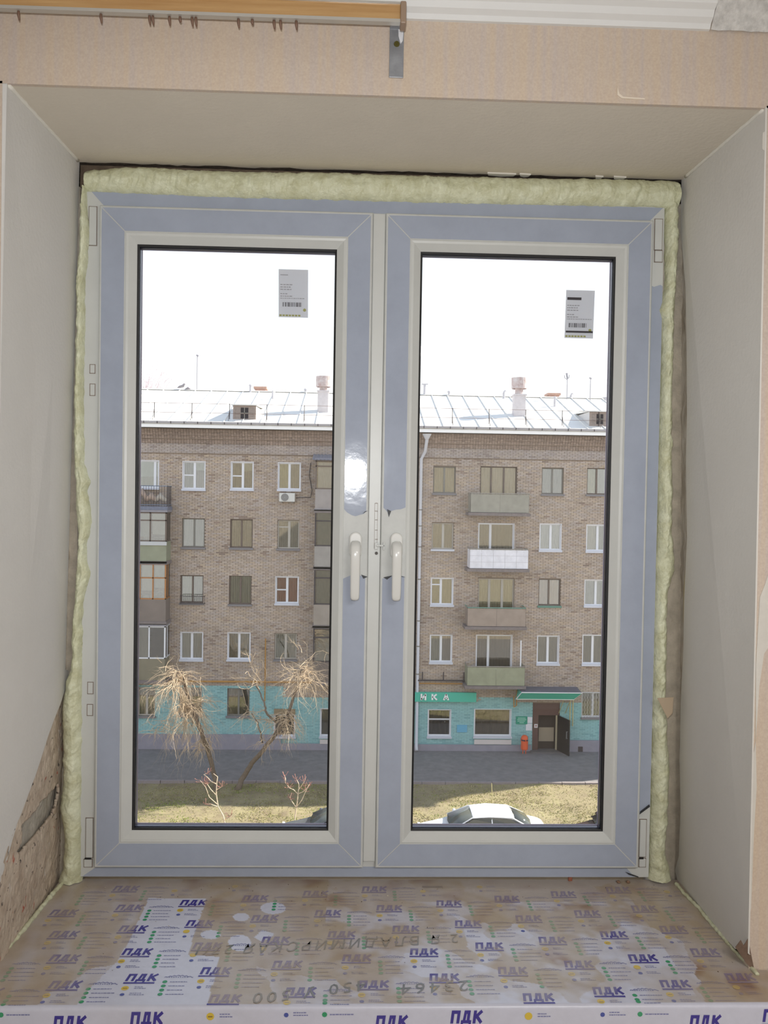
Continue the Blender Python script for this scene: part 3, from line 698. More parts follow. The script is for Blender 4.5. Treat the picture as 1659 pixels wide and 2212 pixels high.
def pr(key, pts2, faces, col, fade=0.72, y=None):
    m = prints.setdefault(key, MB()); CNT[0] += 1
    ys = [q[1] for q in pts2]; sh = 0
    if min(ys) < 1.4335 < max(ys):            # keep each mark wholly on the top or wholly on the nose
        sh = (1.4300 - max(ys)) if (min(ys) + max(ys)) / 2 < 1.430 else (1.4345 - min(ys))
    quads = key == 'logo_print' and len(pts2) > 8
    vs = []; cc = []
    for n_, (x, yy) in enumerate(pts2):
        yy += sh; h = .0003 + .00005 * ((n_ // 4) % 5 if quads else CNT[0] % 5) + (.0005 if key == 'pencil_writing' else 0)
        if yy < 1.4325: vs.append((x, 1.4297 - h, ZS - .004 - (1.4325 - yy)))
        else: vs.append((x, yy, ZS + h))
        r = residue(x, yy) * fade; b = boardcol(x, yy); cc.append(tuple(col[i] * (1 - r) + b[i] * r for i in range(3)))
    k = len(m.v); m.v += vs; m.c += cc; m.f += [tuple(k + i for i in f) for f in faces]
LOGO = word('ПДК', .14)
lw = max(p[0] for p in LOGO[0]) - min(p[0] for p in LOGO[0]); lmin = min(p[0] for p in LOGO[0])
VIO = lin((52, 40, 140)); GRN = lin((40, 150, 100)); YEL = lin((214, 186, 60)); BLU = lin((70, 84, 160)); GRY = lin((120, 124, 170))
va = (0.0302, -0.0858); vb = (0.130, 0.021); org = (-0.495, 1.859)
rn = random.Random(11)
def rect(key, x0, y0, x1, y1, col, fade=.72): pr(key, [(x0, y0), (x1, y0), (x1, y1), (x0, y1)], [(0, 1, 2, 3)], col, fade)
def disc(key, x, y, r, col, n=10): pr(key, [(x + r * math.cos(2 * math.pi * k / n), y + r * math.sin(2 * math.pi * k / n)) for k in range(n)], [tuple(range(n))], col)
def ok(x, y): return (X0s + .006 if y > YF else X0s - .03) < x < (X1s - .006 if y > YF else X1s + .03) and 1.398 < y < 1.872
for i in range(-3, 14):
    for j in range(-3, 12):
        cx = org[0] + vb[0] * i + va[0] * j; cy_ = org[1] + vb[1] * i + va[1] * j
        k = 0.057 / lw
        pts = [(cx + (p[0] - lmin) * k - .0285, cy_ + p[1] * k * 1.18 - .0095) for p in LOGO[0]]
        if ok(cx - .028, cy_) and ok(cx + .028, cy_ + .012):
            n_ = len(pts); pts = pts + [(cx - .0295, cy_ - .0175), (cx + .026, cy_ - .0175), (cx + .026, cy_ - .0128), (cx - .0295, cy_ - .0128)]
            pr('logo_print', pts, LOGO[1] + [(n_, n_ + 1, n_ + 2, n_ + 3)], VIO)
        if ok(cx - .03, cy_ - .05) and ok(cx + .02, cy_ - .03):
            disc('yellow_print', cx - .022, cy_ - .0310, .0068, YEL)
            rect('yellow_print', cx - .026, cy_ - .0325, cx - .018, cy_ - .0300, lin((150, 120, 40)))
            disc('blue_print', cx - .022, cy_ - .0500, .0042, BLU, 8)
            for (a0, ln_, dy) in ((-.006, .014, -.028), (-.006, .020, -.0325), (-.010, .018, -.047), (-.010, .026, -.0515)):
                x = cx + a0
                while x < cx + a0 + ln_:
                    l = rn.uniform(.002, .005); rect('text_print', x, cy_ + dy, x + l, cy_ + dy + .0018, GRY); x += l + .0009
        if ok(cx + .035, cy_ - .06) and ok(cx + .10, cy_ + .012):
            for q in range(4):                # green icons in a slanting column
                x = cx + .044; y = cy_ - .012 - q * .0125
                disc('green_print', x, y, .0046, GRN, 8); xx = x + .009
                e = x + .009 + rn.uniform(.024, .040)
                while xx < e:
                    l = rn.uniform(.002, .006); rect('text_print', xx, y - .001, xx + l, y + .0010, GRY); xx += l + .0009
            n = 30; up_ = []; dn = []          # scrolled ornament line
            for t in range(n + 1):
                a = t / n; x = cx + .040 + .052 * a; y = cy_ + .002 + .0055 * math.sin(math.pi * a) + .0012 * math.sin(a * 44)
                up_.append((x, y + .0011)); dn.append((x, y - .0011))
            pr('text_print', up_ + dn, [(t, t + 1, n + 2 + t, n + 1 + t) for t in range(n)], GRY)
            for t in range(9):
                x = cx + .048 + t * .004; rect('text_print', x, cy_ + .001, x + .0022, cy_ + .0036, GRY)
# header bars printed along the back edge
for (px, py, wd_) in ((934, 1916, .046),):
    c = sp(px, py); rect('logo_print', c[0] - wd_ / 2, c[1] - .004, c[0] + wd_ / 2, c[1] + .004, lin((50, 50, 66)))
# pencilled writing, upside down for us
def hand(s, pxa, pxb, size, seed, bold=.0004):
    v, f = text_mesh(s, size, 0.25, 0.0, 1.3); wdt = max(p[0] for p in v)
    a = Vector(sp(*pxa)); b = Vector(sp(*pxb)); d = (b - a); L_ = d.length; d.normalize(); nr = Vector((-d.y, d.x))
    rn2 = random.Random(seed)
    pts = []
    for x, y in v:
        u = x / wdt * L_; wob = .0025 * nz(u * 28, seed) ; q = a + d * u + nr * (y * 1.0 + wob); pts.append((q.x, q.y))
    pr('pencil_writing', pts, f, lin((92, 100, 100)), .62)
hand('2 Я ВЛАДИМИРСКАЯ 27/1', (990, 2018), (424, 2045), .046, 3)
hand('23464', (1012, 2118), (862, 2128), .044, 5)
hand('450 У 500', (790, 2118), (545, 2148), .044, 7)
for k, m in prints.items():
    m.build(k, mat('print_ink', (100, 100, 120), 0.4, attr=True), sill, kind='stuff')
# crumbs on the board
mb = MB(); rn = random.Random(5)
for _ in range(170):
    x = rn.uniform(X0s + .02, X1s - .02); y = 1.885 - abs(rn.gauss(0, .05)) if rn.random() < .7 else rn.uniform(1.5, 1.87)
    r = rn.uniform(.0008, .0022); q = [Vector((rn.uniform(-1, 1), rn.uniform(-1, 1), rn.uniform(0, 1))) * r + Vector((x, y, ZS + .0004)) for _ in range(4)]
    c = rn.choice(((96, 76, 60), (150, 130, 104), (70, 60, 54), (190, 180, 160)))
    mb.add(q, [(0, 1, 2), (0, 1, 3), (1, 2, 3), (0, 2, 3)], lin(c))
o = mb.build('plaster_crumbs', mat('crumbs', (120, 100, 80), 0.9, attr=True)); o['kind'] = 'stuff'; T(o, 'scattered plaster crumbs along the back of the sill', 'crumbs')
c = onz(1231, 1903, ZS); mb = MB().box(c.x - .004, c.x + .005, c.y - .003, c.y + .003, ZS + .0005, ZS + .014)
T(mb.build('brick_chip', mat('brick_red', (150, 92, 70), 0.9, 0.2, 200), bevel=.001), 'small reddish brick chip at the back of the sill', 'chip')
for (px, py, lb) in ((1336, 1907, 'round brown crumb on the sill by the right corner, farther left'), (1357, 1907, 'round brown crumb on the sill by the right corner, farther right')):
    c = onz(px, py, ZS); mb = MB(); mb.tube([(c.x, c.y, ZS + .0004), (c.x, c.y, ZS + .003), (c.x + .001, c.y, ZS + .005)], [.004, .005, .002], 9); T(mb.build('brown_crumb', mat('crumb_brown', (132, 104, 84), 0.9, .2, 300), smooth=True), lb, 'crumb', 'brown crumbs by the right corner')

# ================================================================== curtain rail
rail = empty('curtain_rail'); T(rail, 'glossy wood-look curtain rail with silver edge under the ceiling', 'curtain rail')
yr = 1.470
b = A(877, 52, yr); t = A(877, 6, yr); xe = b.x; zb, zt = b.z, t.z
MB().box(-1.6, xe - .010, yr, yr + .004, zb + .0072, zt - .001).build('wood_fascia', mat('honey_wood', (194, 158, 108), 0.2, 0.0, 12, col2=(170, 128, 80), stretch=(0.3, 4, 6)), rail, bevel=.001)
MB().prism([(yr - .002, zb + .002), (yr - .002, zb + .0075), (yr + .004, zb + .0075), (yr + .004, zb + .006), (yr + .010, zb + .006), (yr + .010, zb + .002), (yr, zb + .002)], -1.6, xe - .002, axis='x').build('silver_lip', mat('silver_plastic', (188, 184, 176), 0.25, 0.0, metal=.3), rail)
MB().box(-1.6, xe - .002, yr - .003, yr + .020, zt - .003, zt).build('top_track', MC['silver_plastic'], rail)
MB().box(xe - .010, xe, yr - .005, yr + .022, zb - .001, zt + .001).build('end_cap', mat('brown_end_cap', (150, 128, 108), 0.4), rail, bevel=.002)
for px in (40, 218, 323, 330, 366, 389, 415, 423, 515, 545, 592, 606, 640):  # brown streaks below the rail, built as small hanging pegs
    p = A(px, 20 + px * .045, yr + .006); h = .007 if px in (389, 545) else .013
    MB().tube([(p.x, yr + .006, zb + .004), (p.x, yr + .006, zb - .004), (p.x + .001, yr + .007, zb - h)], [.0022, .0026, .0012], 6).build('brown_streak', mat('streak_brown', (120, 92, 76), 0.5), rail, smooth=True)
x0, x1, z0, z1 = R(841, 62, 872, 168, YF - .002)
brk = empty('rail_bracket'); T(brk, 'flat grey steel bracket screwed to the wallpaper below the rail end', 'bracket')
MB().box(x0, x1, YF - .003, YF - .0002, z0, z1).build('wall_plate', STEEL, brk, bevel=.0008)
MB().box(x0, x1, yr + .0225, YF - .0002, z1 - .0005, z1 + .0025).build('arm', STEEL, brk)
MB().prism([(x0 + (x1 - x0) * .6, z1 - .002), (x1 - .001, z1 - .002), (x1 - .002, z1 - .022), (x1 - .006, z1 - .028), (x0 + (x1 - x0) * .62, z1 - .014)], YF - .0042, YF - .003).build('bright_wrap', mat('silver_foil', (225, 226, 230), 0.3, 0.1, 60), brk)
p = A(857, 95, YF - .003); mb = MB(); mb.tube([(p.x, YF - .006, p.z), (p.x, YF - .003, p.z)], [.004, .0055], 14); mb.build('screw', mat('brass_screw', (112, 106, 56), 0.4, metal=.6), brk)
#OUTDOOR
# ================================================================== OUTDOORS
YB = 40.0; GZ = EYE - 12.37
def Z(py, y=YB, px=830): return A(px, py, y).z
def Xp(px, py=1300, y=YB): return A(px, py, y).x
BX0, BX1 = -26.0, 22.6
ZEAVE = Z(934)
# ---- ground
rngg = random.Random(3)
ASPH = mat('asphalt', (128, 124, 124), 0.9, 0.14, 3.0, 0.2, 30)
gr = MB(); gr.box(-60, 60, 35.35, 95, GZ - .3, GZ); gr.build('ground', ASPH, kind='structure')
MB().box(-60, 60, YO, 30.1, GZ - .3, GZ - .02).build('road', mat('road_asphalt', (120, 118, 118), 0.9, 0.12, 1.0, 0.2, 25), kind='structure')
LAWN = mat('lawn_soil', (156, 146, 110), 0.95, 0.0, 1.3, 0.5, 14, col2=(126, 112, 90))
NXg, NYg = 240, 50; vs = []
for j in range(NYg + 1):
    for i in range(NXg + 1):
        x = -30 + 60 * i / NXg; y = 30.2 + 5.05 * j / NYg
        vs.append((x, y, GZ + .02 + .07 * nz(x * .7, y * .7) + .03 * nz(x * 3, y * 3, 2)))
MB().add(vs, [(j * (NXg + 1) + i, j * (NXg + 1) + i + 1, (j + 1) * (NXg + 1) + i + 1, (j + 1) * (NXg + 1) + i) for j in range(NYg) for i in range(NXg)]).build('lawn', LAWN, kind='structure', smooth=True)
KERB = mat('kerb_stone', (150, 140, 140), 0.9, 0.08, 8)
kb = empty('kerb', kind='structure')
km = None
for row, y in enumerate((35.25, 30.05)):
    for i in range(40):
        if km is None:
            km = MB().box(0, .97, 0, .14, 0, .18).build('kerb_stone', KERB, kb); o = km
        else: o = km.copy(); C.objects.link(o); o.parent = kb
        o.location = (-20 + i, y, GZ - .07 + .008 * rngg.random())
# grass tufts
m = MB()
for _ in range(52000):
    x = rngg.uniform(-12, 14); y = rngg.uniform(30.2, 35.2)
    dn = nz(x * .5, y * .7, 4) + .25 * nz(x * 2, y * 2, 9)
    if dn < -.10 and rngg.random() < .75: continue
    h = rngg.uniform(.015, .05); a = rngg.uniform(0, 3.14); dx, dy = math.cos(a) * .018, math.sin(a) * .018
    z = GZ + .02 + .07 * nz(x * .7, y * .7); lx, ly = rngg.uniform(-.05, .05), rngg.uniform(-.05, .05)
    t = rngg.random(); g1 = (142, 142, 82) if t < .4 else ((172, 160, 116) if t < .8 else (156, 152, 96))
    if nz(x * .35 + 5, y * .6, 1) > .12: g1 = (136, 148, 66) if t < .7 else g1
    m.add([(x - dx, y - dy, z), (x + dx, y + dy, z), (x + lx, y + ly, z + h)], [(0, 1, 2)], lin(g1))
o = m.build('grass', mat('grass_blades', (150, 160, 80), 0.8, attr=True), kind='stuff'); T(o, 'patchy spring grass on the strip between road and pavement', 'grass')

# ---- the opposite block
bld = empty('apartment_building'); T(bld, 'five-storey brown brick block with teal ground floor across the street', 'building')
W_ = 'white'
# (photo box, style, split positions, transoms, curtain colours, sill)
FC = {'white': mat('far_white_frame', (228, 228, 232), 0.5), 'brown': mat('far_brown_frame', (112, 98, 88), 0.7), 'grey': mat('far_grey_frame', (132, 128, 120), 0.7),
      'cream': mat('far_cream_frame', (186, 180, 170), 0.6), 'orange': mat('far_varnished_frame', (176, 122, 72), 0.6), 'dark': mat('far_dark_frame', (70, 62, 64), 0.7)}
SILLM2 = {'white': mat('far_white_ledge', (206, 208, 218), 0.5), 'grey': mat('far_grey_ledge', (128, 124, 126), 0.6), 'green': mat('far_green_ledge', (96, 136, 122), 0.6)}
CUR = {}
def cur(c):
    if c not in CUR: CUR[c] = mat('curtain_%d_%d_%d' % c, tuple(min(235, v * .72 + 66) for v in c) if sum(c) > 290 and c[0] - c[2] < 60 else c, 0.9, 0.10, 6, stretch=(3, 1, .5))
    return CUR[c]
G_, Gd, Bg, Cr, Ye, Or, Dk, Br_, Gn, Lt = (150, 150, 142), (120, 120, 112), (196, 186, 160), (208, 204, 184), (214, 210, 160), (206, 120, 84), (64, 60, 60), (130, 112, 96), (140, 146, 120), (216, 218, 216)
wins = [
 # left part, column by column
 ((298, 995, 343, 1053), W_, [.8], [], [Gn, Gn], 'white', (190, 204, 190), .6),
 ((395, 997, 443, 1056), W_, [.52], [('L', .5)], [Gd, Br_], 'white', (200, 206, 188), .32),
 ((499.5, 998, 547, 1056), W_, [.52], [('L', .48)], [Gd, Gd], 'white', (204, 208, 186), .34),
 ((601, 1000, 649, 1057), W_, [.5], [], [Ye, G_], 'white', None, 0),
 ((393.5, 1120, 442, 1182), 'grey', [.52], [], [G_, Gd], 'grey', None, 0),
 ((497.5, 1122, 545.5, 1183), 'brown', [.5], [], [Gd, Gd], 'grey', None, 0),
 ((599.5, 1124, 646.5, 1185), 'cream', [.53], [('L', .76)], [G_, G_], 'grey', None, 0),
 ((390, 1243, 439, 1302), 'brown', [.52], [], [Gn, Gd], 'grey', None, 0),
 ((495, 1243, 543, 1305), 'brown', [.5], [], [Gn, Gn], 'grey', None, 0),
 ((595.5, 1246, 644.5, 1303), W_, [.5], [('L', .5)], [Or, Or], 'white', None, 0),
 ((390, 1366, 438, 1424), W_, [.5], [], [Bg, Bg], 'white', None, 0),
 ((492, 1367, 540.5, 1424), W_, [.5], [], [Bg, Bg], 'white', None, 0),
 ((593, 1368, 641, 1424), 'cream', [.5], [], [Gn, Bg], 'grey', None, 0),
 ((298, 1484, 335, 1546), 'cream', [.5], [], [Bg, Bg], 'grey', None, 0),
 ((388, 1485, 436, 1544), 'cream', [.45], [], [Br_, Gd], 'grey', None, 0),
 ((491, 1487, 539, 1546), 'grey', [.5], [], [Bg, Gd], 'grey', None, 0),
 ((592, 1544, 637, 1590), W_, [], [], [Dk], 'white', None, 0),
 ((692, 1531, 740, 1590), W_, [], [], [G_], 'white', None, 0),
 # right part
 ((936, 1008, 984, 1065), 'grey', [.5], [], [Cr, Cr], 'grey', None, 0),
 ((1037.5, 1008, 1116.5, 1070), 'brown', [.3, .65], [], [Lt, Lt, Lt], None, None, 0),
 ((1170.5, 1011, 1217, 1067), 'grey', [.5], [], [G_, G_], 'grey', None, 0),
 ((1268, 1011, 1316, 1068), 'brown', [.45], [], [Ye, Lt], 'grey', None, 0),
 ((933, 1130, 979.5, 1186), 'cream', [.52], [], [Bg, G_], 'white', None, 0),
 ((1033.5, 1131, 1110, 1195), W_, [.34], [], [G_, Gd], None, None, 0),
 ((1166, 1132, 1212, 1188), W_, [.52], [], [Lt, Lt], 'white', None, 0),
 ((1267, 1134, 1316, 1190), W_, [.5], [], [Bg, G_], 'white', None, 0),
 ((931, 1249, 978.5, 1306), W_, [.45], [('L', .75)], [Ye, Ye], 'white', None, 0),
 ((1033, 1250, 1110.5, 1320), 'cream', [.31, .67], [], [Ye, Ye, Ye], None, None, 0),
 ((1163.5, 1251, 1210.5, 1308), 'brown', [.48], [], [(206, 170, 136), (214, 176, 110)], 'green', None, 0),
 ((1263, 1253, 1312, 1308), W_, [.5], [], [Gd, Gd], 'white', None, 0),
 ((929, 1372, 976, 1430), W_, [.5], [], [Gn, Br_], 'white', None, 0),
 ((1028.5, 1372, 1105.5, 1446), W_, [.34], [], [Br_, Br_], None, None, 0),
 ((1160.5, 1374, 1207, 1433), W_, [.5], [], [Bg, Bg], 'white', None, 0),
 ((1258.5, 1372, 1308, 1434), W_, [.45], [], [Bg, Bg], 'white', None, 0),
 ((924.5, 1533, 973.5, 1590), W_, [], [('A', .62)], [Dk, Dk], 'white', None, 0),
 ((1024.5, 1532, 1103.5, 1590), W_, [], [], [Br_], 'white', None, 0),
 ((1257, 1496, 1306, 1549), W_, [.5], [], [G_, Bg], 'grey', None, 0),
]
openings = []
DOORBOX = R(1150, 1519, 1208.5, 1622); DOORBOX = (DOORBOX[0], DOORBOX[1], GZ - .02, DOORBOX[3])
for wdef in wins: openings.append(R(*wdef[0]))
openings.append(DOORBOX)
def cells(x0, x1, z0, z1, ops):
    xs = sorted({x0, x1} | {v for o in ops for v in o[:2] if x0 < v < x1}); zs = sorted({z0, z1} | {v for o in ops for v in o[2:] if z0 < v < z1})
    for i in range(len(xs) - 1):
        run = None
        for k in range(len(zs) - 1):
            cx, cz = (xs[i] + xs[i + 1]) / 2, (zs[k] + zs[k + 1]) / 2
            if any(o[0] < cx < o[1] and o[2] < cz < o[3] for o in ops):
                if run is not None: yield xs[i], xs[i + 1], run, zs[k]; run = None
            elif run is None: run = zs[k]
        if run is not None: yield xs[i], xs[i + 1], run, z1
MORT = mat('far_mortar', (130, 114, 100), 0.95, 0.1, 3)
wall_ = MB()
for c in cells(BX0, BX1, GZ, ZEAVE - .6, openings): wall_.box(c[0], c[1], YB, YB + .45, c[2], c[3])
# stepped cornice
steps = [(Z(988), Z(965), .05), (Z(965), Z(957), .10), (Z(957), Z(949), .16), (Z(949), Z(941), .22), (Z(941), ZEAVE, .28)]
wall_.box(BX0, BX1, YB, YB + .45, ZEAVE - .6, ZEAVE)
for a, b_, d in steps: wall_.box(BX0, BX1 + d, YB - d, YB + .01, a, b_)
wall_.box(BX0, BX1, YB + .45, YB + 13, GZ, ZEAVE)
wo = wall_.build('wall', MORT, bld)
def proud(z):
    for a, b_, d in steps:
        if a <= z < b_: return d
    return 0
# bricks, running bond
PAL = [lin(c) for c in ((192, 174, 158), (185, 168, 153), (195, 179, 164), (180, 163, 147), (190, 176, 166), (193, 174, 153), (184, 170, 160))]
DK = [lin(c) for c in ((162, 142, 128), (154, 136, 124), (170, 150, 136))]
TEAL = lin((156, 200, 200)); TEAL2 = lin((140, 184, 186))
zt1, zt2, zt3 = Z(1486), Z(1509), Z(1516)
xl611, x1029, x1110 = Xp(611), Xp(1029, 1510), Xp(1112, 1510)
zpl1, zpl2, zpl3 = Z(1588), Z(1607), Z(1596)
def tealz(x):
    if x < xl611: return zt1
    if x < Xp(905): return zt2
    if x < x1029: return zt3
    if x < x1110: return Z(1507)
    return Z(1517)
def plz(x):
    if x < xl611: return zpl1
    if x < Xp(1206, 1600): return zpl2
    return zpl3
H_B, L_B = .075, .26
rb = random.Random(21); bm_ = MB(); cand = []
row = 0; z = GZ + .35
while z < ZEAVE - .02:
    d = proud(z + .03); x = BX0 + 11.5 + (0 if row % 2 else -L_B / 2)
    ops = [(o[0] - .01, o[1] + .01) for o in openings if o[2] - .06 < z + .03 < o[3] + .01]
    header = d > 0.08
    LB_ = L_B / 2 if header else L_B
    while x < BX1 - .3:
        a, b_ = x + .009, x + LB_ - .009; x += LB_
        segs = [(a, b_)]
        for o in ops:
            ns = []
            for s0, s1 in segs:
                if s1 <= o[0] or s0 >= o[1]: ns.append((s0, s1)); continue
                if s0 < o[0]: ns.append((s0, o[0]))
                if s1 > o[1]: ns.append((o[1], s1))
            segs = ns
        if z < plz(a) - .02: continue
        for s0, s1 in segs:
            if s1 - s0 < .03: continue
            if z < tealz(s0): c = TEAL if rb.random() < .85 else TEAL2; k = rb.uniform(.94, 1.04)
            else:
                t = nz(s0 * .25, z * .6, 3) + .5 * nz(s0 * .9, z * 1.6, 6)
                c = rb.choice(PAL); k = rb.uniform(.92, 1.05) * (1 + .14 * t)
                if d > .07 or (rb.random() < .03 + (0.10 if t < -.25 else 0)): c = rb.choice(DK)
                if .03 < d < .07: c = tuple(.55 * q + .45 * w2 for q, w2 in zip(c, lin((170, 164, 166))))
            e = rb.uniform(.009, .016) + (0.02 if header and row % 2 and rb.random() < .5 else 0)
            cand.append((s0, s1, YB - d - e, YB - d, z + .007, z + H_B - .006, tuple(min(1, q * k) for q in c)))
    z += H_B; row += 1
BRK = mat('far_brick', (160, 140, 124), 0.92, 0.10, 9, attr=True)
def vis(c):                                   # whole bricks nearest to the window axis, clear of the frame
    x = (c[0] + c[1]) / 2; z_ = c[4]
    return (x - 6.5) ** 2 * .3 + (z_ - EYE + 1.2) ** 2 if c[1] - c[0] > .2 and (3.6 < x < 11.8 or -9 < x < -2.5) else 1e9
order = sorted(range(len(cand)), key=lambda i: vis(cand[i])); near = set(order[:300])
for i, c in enumerate(cand):
    if i in near: MB().box(*c[:6], c[6], noback=True).build('brick', BRK, wo)
    else: bm_.box(*c[:6], c[6], noback=True)
bo = bm_.build('bricks', BRK, wo, kind='stuff')
# coloured plaster ground under teal bricks
for xa, xb2 in ((BX0, xl611), (xl611, Xp(905)), (Xp(905), x1029), (x1029, x1110), (x1110, BX1)):
    xm = (xa + xb2) / 2; m = MB()
    for c in cells(xa, xb2, GZ, tealz(xm), openings): m.box(c[0], c[1], YB - .004, YB, c[2], c[3])
    m.build('teal_paint', mat('teal_paint', (128, 168, 170), 0.85, 0.08, 4), bld)
PL = mat('grey_plinth', (150, 146, 156), 0.9, 0.08, 3, 0.3, 20)
xd0, xd1 = DOORBOX[0] - .05, DOORBOX[1] + .05
m = MB(); m.box(BX0, xl611, YB - .06, YB, GZ, zpl1); m.box(xl611, xd0, YB - .06, YB, GZ, zpl2); m.box(xd1, BX1, YB - .06, YB, GZ, zpl3); m.build('plinth', PL, bld)
v0 = R(1248, 1612, 1258, 1624); MB().box(v0[0], v0[1], YB - .075, YB - .055, v0[2], v0[3]).build('cellar_vent', FC['dark'], bld)
# windows
def far_window(box, style, splits, trans, cols, ledge, blind, bf, yb=YB + .10, parent=bld, ops=True):
    x0, x1, z0, z1 = box; wdt = x1 - x0; fr = FC[style]; t = .055 if style in ('white', 'cream') else .05
    mb = MB(); mb.ring(x0, x1, z0, z1, [(0, yb), (t, yb), (t, yb + .06), (0, yb + .06)])
    edges = [x0 + t] + [x0 + wdt * s for s in splits] + [x1 - t]
    mw = .055 if style in ('white', 'cream') else .04
    for s in splits: mb.box(x0 + wdt * s - mw, x0 + wdt * s + mw, yb - .01, yb + .05, z0 + t, z1 - t)
    for kind, hfrac in trans:
        zz = z0 + (z1 - z0) * hfrac; xx0, xx1 = (edges[0], edges[1]) if kind == 'L' else (edges[0], edges[-1])
        mb.box(xx0, xx1, yb, yb + .05, zz - .03, zz + .03)
    if style == 'white':                                     # pale reveals of the replaced windows
        mb.ring(x0 - .02, x1 + .02, z0 - .01, z1 + .02, [(0, YB - .02), (.022, YB - .02), (.022, yb), (0, yb)])
    w_ = mb.build('window', fr, parent)
    for k in range(len(edges) - 1):
        MB().box(edges[k], edges[k + 1], yb + .02, yb + .028, z0 + t, z1 - t).build('pane', FARGLASS, w_)
        c = cols[min(k, len(cols) - 1)]
        vs = []; n = 14; a, b2 = edges[k], edges[k + 1]
        zb_ = z0 + t
        for i in range(n + 1):
            x = a + (b2 - a) * i / n; yy = yb + .07 + .02 * math.sin(i * 1.9 + k)
            vs += [(x, yy, zb_), (x, yy, z1 - t)]
        MB().add(vs, [(2 * i, 2 * i + 2, 2 * i + 3, 2 * i + 1) for i in range(n)]).build('curtain', cur(c), w_)
        if blind and (bf > .5 or k == len(edges) - 2):
            MB().box(a, b2, yb + .035, yb + .045, z1 - (z1 - z0) * bf, z1 - t).build('blind', cur(blind), w_)
    if ledge:
        MB().box(x0 - .05, x1 + .05, YB - .10, YB + .08, z0 - .10, z0 - .005).build('ledge', SILLM2[ledge], w_)
    MB().box(x0 + .001, x1 - .001, YB + .40, YB + .44, z0, z1).build('room_shade_panel', cur((90, 86, 80)), w_)  # dark sheet standing in for the shade of the room behind
    return w_
for wdef, op in zip(wins, openings): far_window(op, *wdef[1:])
# grille on the right ground-floor window
go = R(1257, 1496, 1306, 1549); m = MB()
for k in range(9):
    x = go[0] + (go[1] - go[0]) * k / 8; m.tube([(x, YB - .03, go[2]), (x, YB - .03, go[3])], .008, 5)
for k in range(9):
    for j in range(5):
        xa = go[0] + (go[1] - go[0]) * k / 9; za = go[2] + (go[3] - go[2]) * j / 5; dx_ = (go[1] - go[0]) / 9; dz_ = (go[3] - go[2]) / 5
        m.tube([(xa, YB - .03, za), (xa + dx_, YB - .03, za + dz_)], .006, 4, cap=False); m.tube([(xa, YB - .03, za + dz_), (xa + dx_, YB - .03, za)], .006, 4, cap=False)
m.build('window_grille', mat('grille_cream', (190, 186, 176), 0.6), bld, kind='stuff')
# white apron panel under the ground-floor shop windows, brown boarding over the small one
b0 = R(1024, 1597, 1104, 1607); MB().box(b0[0], b0[1], YB - .08, YB, b0[2], b0[3]).build('apron_panel', mat('cream_panel', (214, 204, 200), 0.6), bld)
b0 = R(691, 1597, 742, 1606); MB().box(b0[0], b0[1], YB - .08, YB, b0[2], b0[3]).build('apron_panel', mat('cream_panel', (214, 204, 200), 0.6), bld)
b0 = R(592, 1531, 638, 1543); MB().box(b0[0], b0[1], YB - .05, YB, b0[2], b0[3]).build('boarding', mat('old_board', (150, 132, 104), 0.8, .2, 20), bld)
# iron basket below one window
b0 = R(389, 1288, 441, 1304, YB - .25); m = MB()
for zz in (b0[2], b0[3]): m.tube([(b0[0], YB, zz), (b0[0], YB - .25, zz), (b0[1], YB - .25, zz), (b0[1], YB, zz)], .015, 5)
for k in range(13):
    x = b0[0] + (b0[1] - b0[0]) * k / 12; m.tube([(x, YB - .25, b0[2]), (x, YB - .25, b0[3])], .008, 4)
m.build('iron_window_basket', FC['dark'], bld)
# ---- balconies of the right part
def balcony(px, ztop, zbot, colr, name_lab, yd=.9, railcol='grey', open_rail=False):
    yf_ = YB - yd; x0, x1, _, _ = R(px[0], ztop, px[1], zbot, yf_)
    zt_ = A(1075, ztop, yf_).z; zb_ = A(1075, zbot, yf_).z
    b = bpy.data.objects.new('balcony', None); C.objects.link(b); b.parent = bld; b['label'] = name_lab
    MB().box(x0 - .12, x1 + .06, yf_ - .06, YB, zb_ - .14, zb_).build('slab', mat('balcony_slab', (128, 118, 116), 0.9, .15, 8), b)
    pm = mat('balcony_panel_' + '_'.join(str(v) for v in colr), colr, 0.8, .12, 2.2)
    nseg = 5 if colr[0] > 215 else 2; wdt = (x1 - x0) / nseg
    for k in range(nseg): MB().box(x0 + k * wdt + .004, x0 + (k + 1) * wdt - .004, yf_, yf_ + .02, zb_ + .02, zt_).build('panel', pm, b)
    MB().box(x0, x0 + .02, yf_ + .02, YB, zb_ + .02, zt_).build('side_panel', pm, b); MB().box(x1 - .02, x1, yf_ + .02, YB, zb_ + .02, zt_).build('side_panel', pm, b)
    m = MB(); m.tube([(x0, YB, zt_ + .04), (x0, yf_ - .01, zt_ + .04), (x1, yf_ - .01, zt_ + .04), (x1, YB, zt_ + .04)], .025, 6); m.build('handrail', {'grey': mat('rail_grey', (150, 144, 134), .6), 'green': mat('rail_green', (110, 150, 136), .6)}[railcol], b)
    m = MB(); n = int((x1 - x0) / .14)
    for k in range(n + 1): m.box(x0 + (x1 - x0) * k / n - .008, x0 + (x1 - x0) * k / n + .008, yf_ + .03, yf_ + .045, zb_ + .02, zt_ + .04)
    m.build('balusters', FC['dark'], b, kind='stuff')
    return b, (x0, x1, yf_, zb_, zt_)
balcony((1017, 1143), 1068, 1108, (156, 152, 140), 'grey sheet-clad top balcony')
bw, bb = balcony((1015, 1141), 1188, 1229, (232, 230, 236), 'white panelled balcony')
m = MB()
for k in (1, 2): m.box(bb[0], bb[1], bb[2] - .004, bb[2], bb[3] + .02 + (bb[4] - bb[3]) * k / 3 - .006, bb[3] + .02 + (bb[4] - bb[3]) * k / 3 + .006)
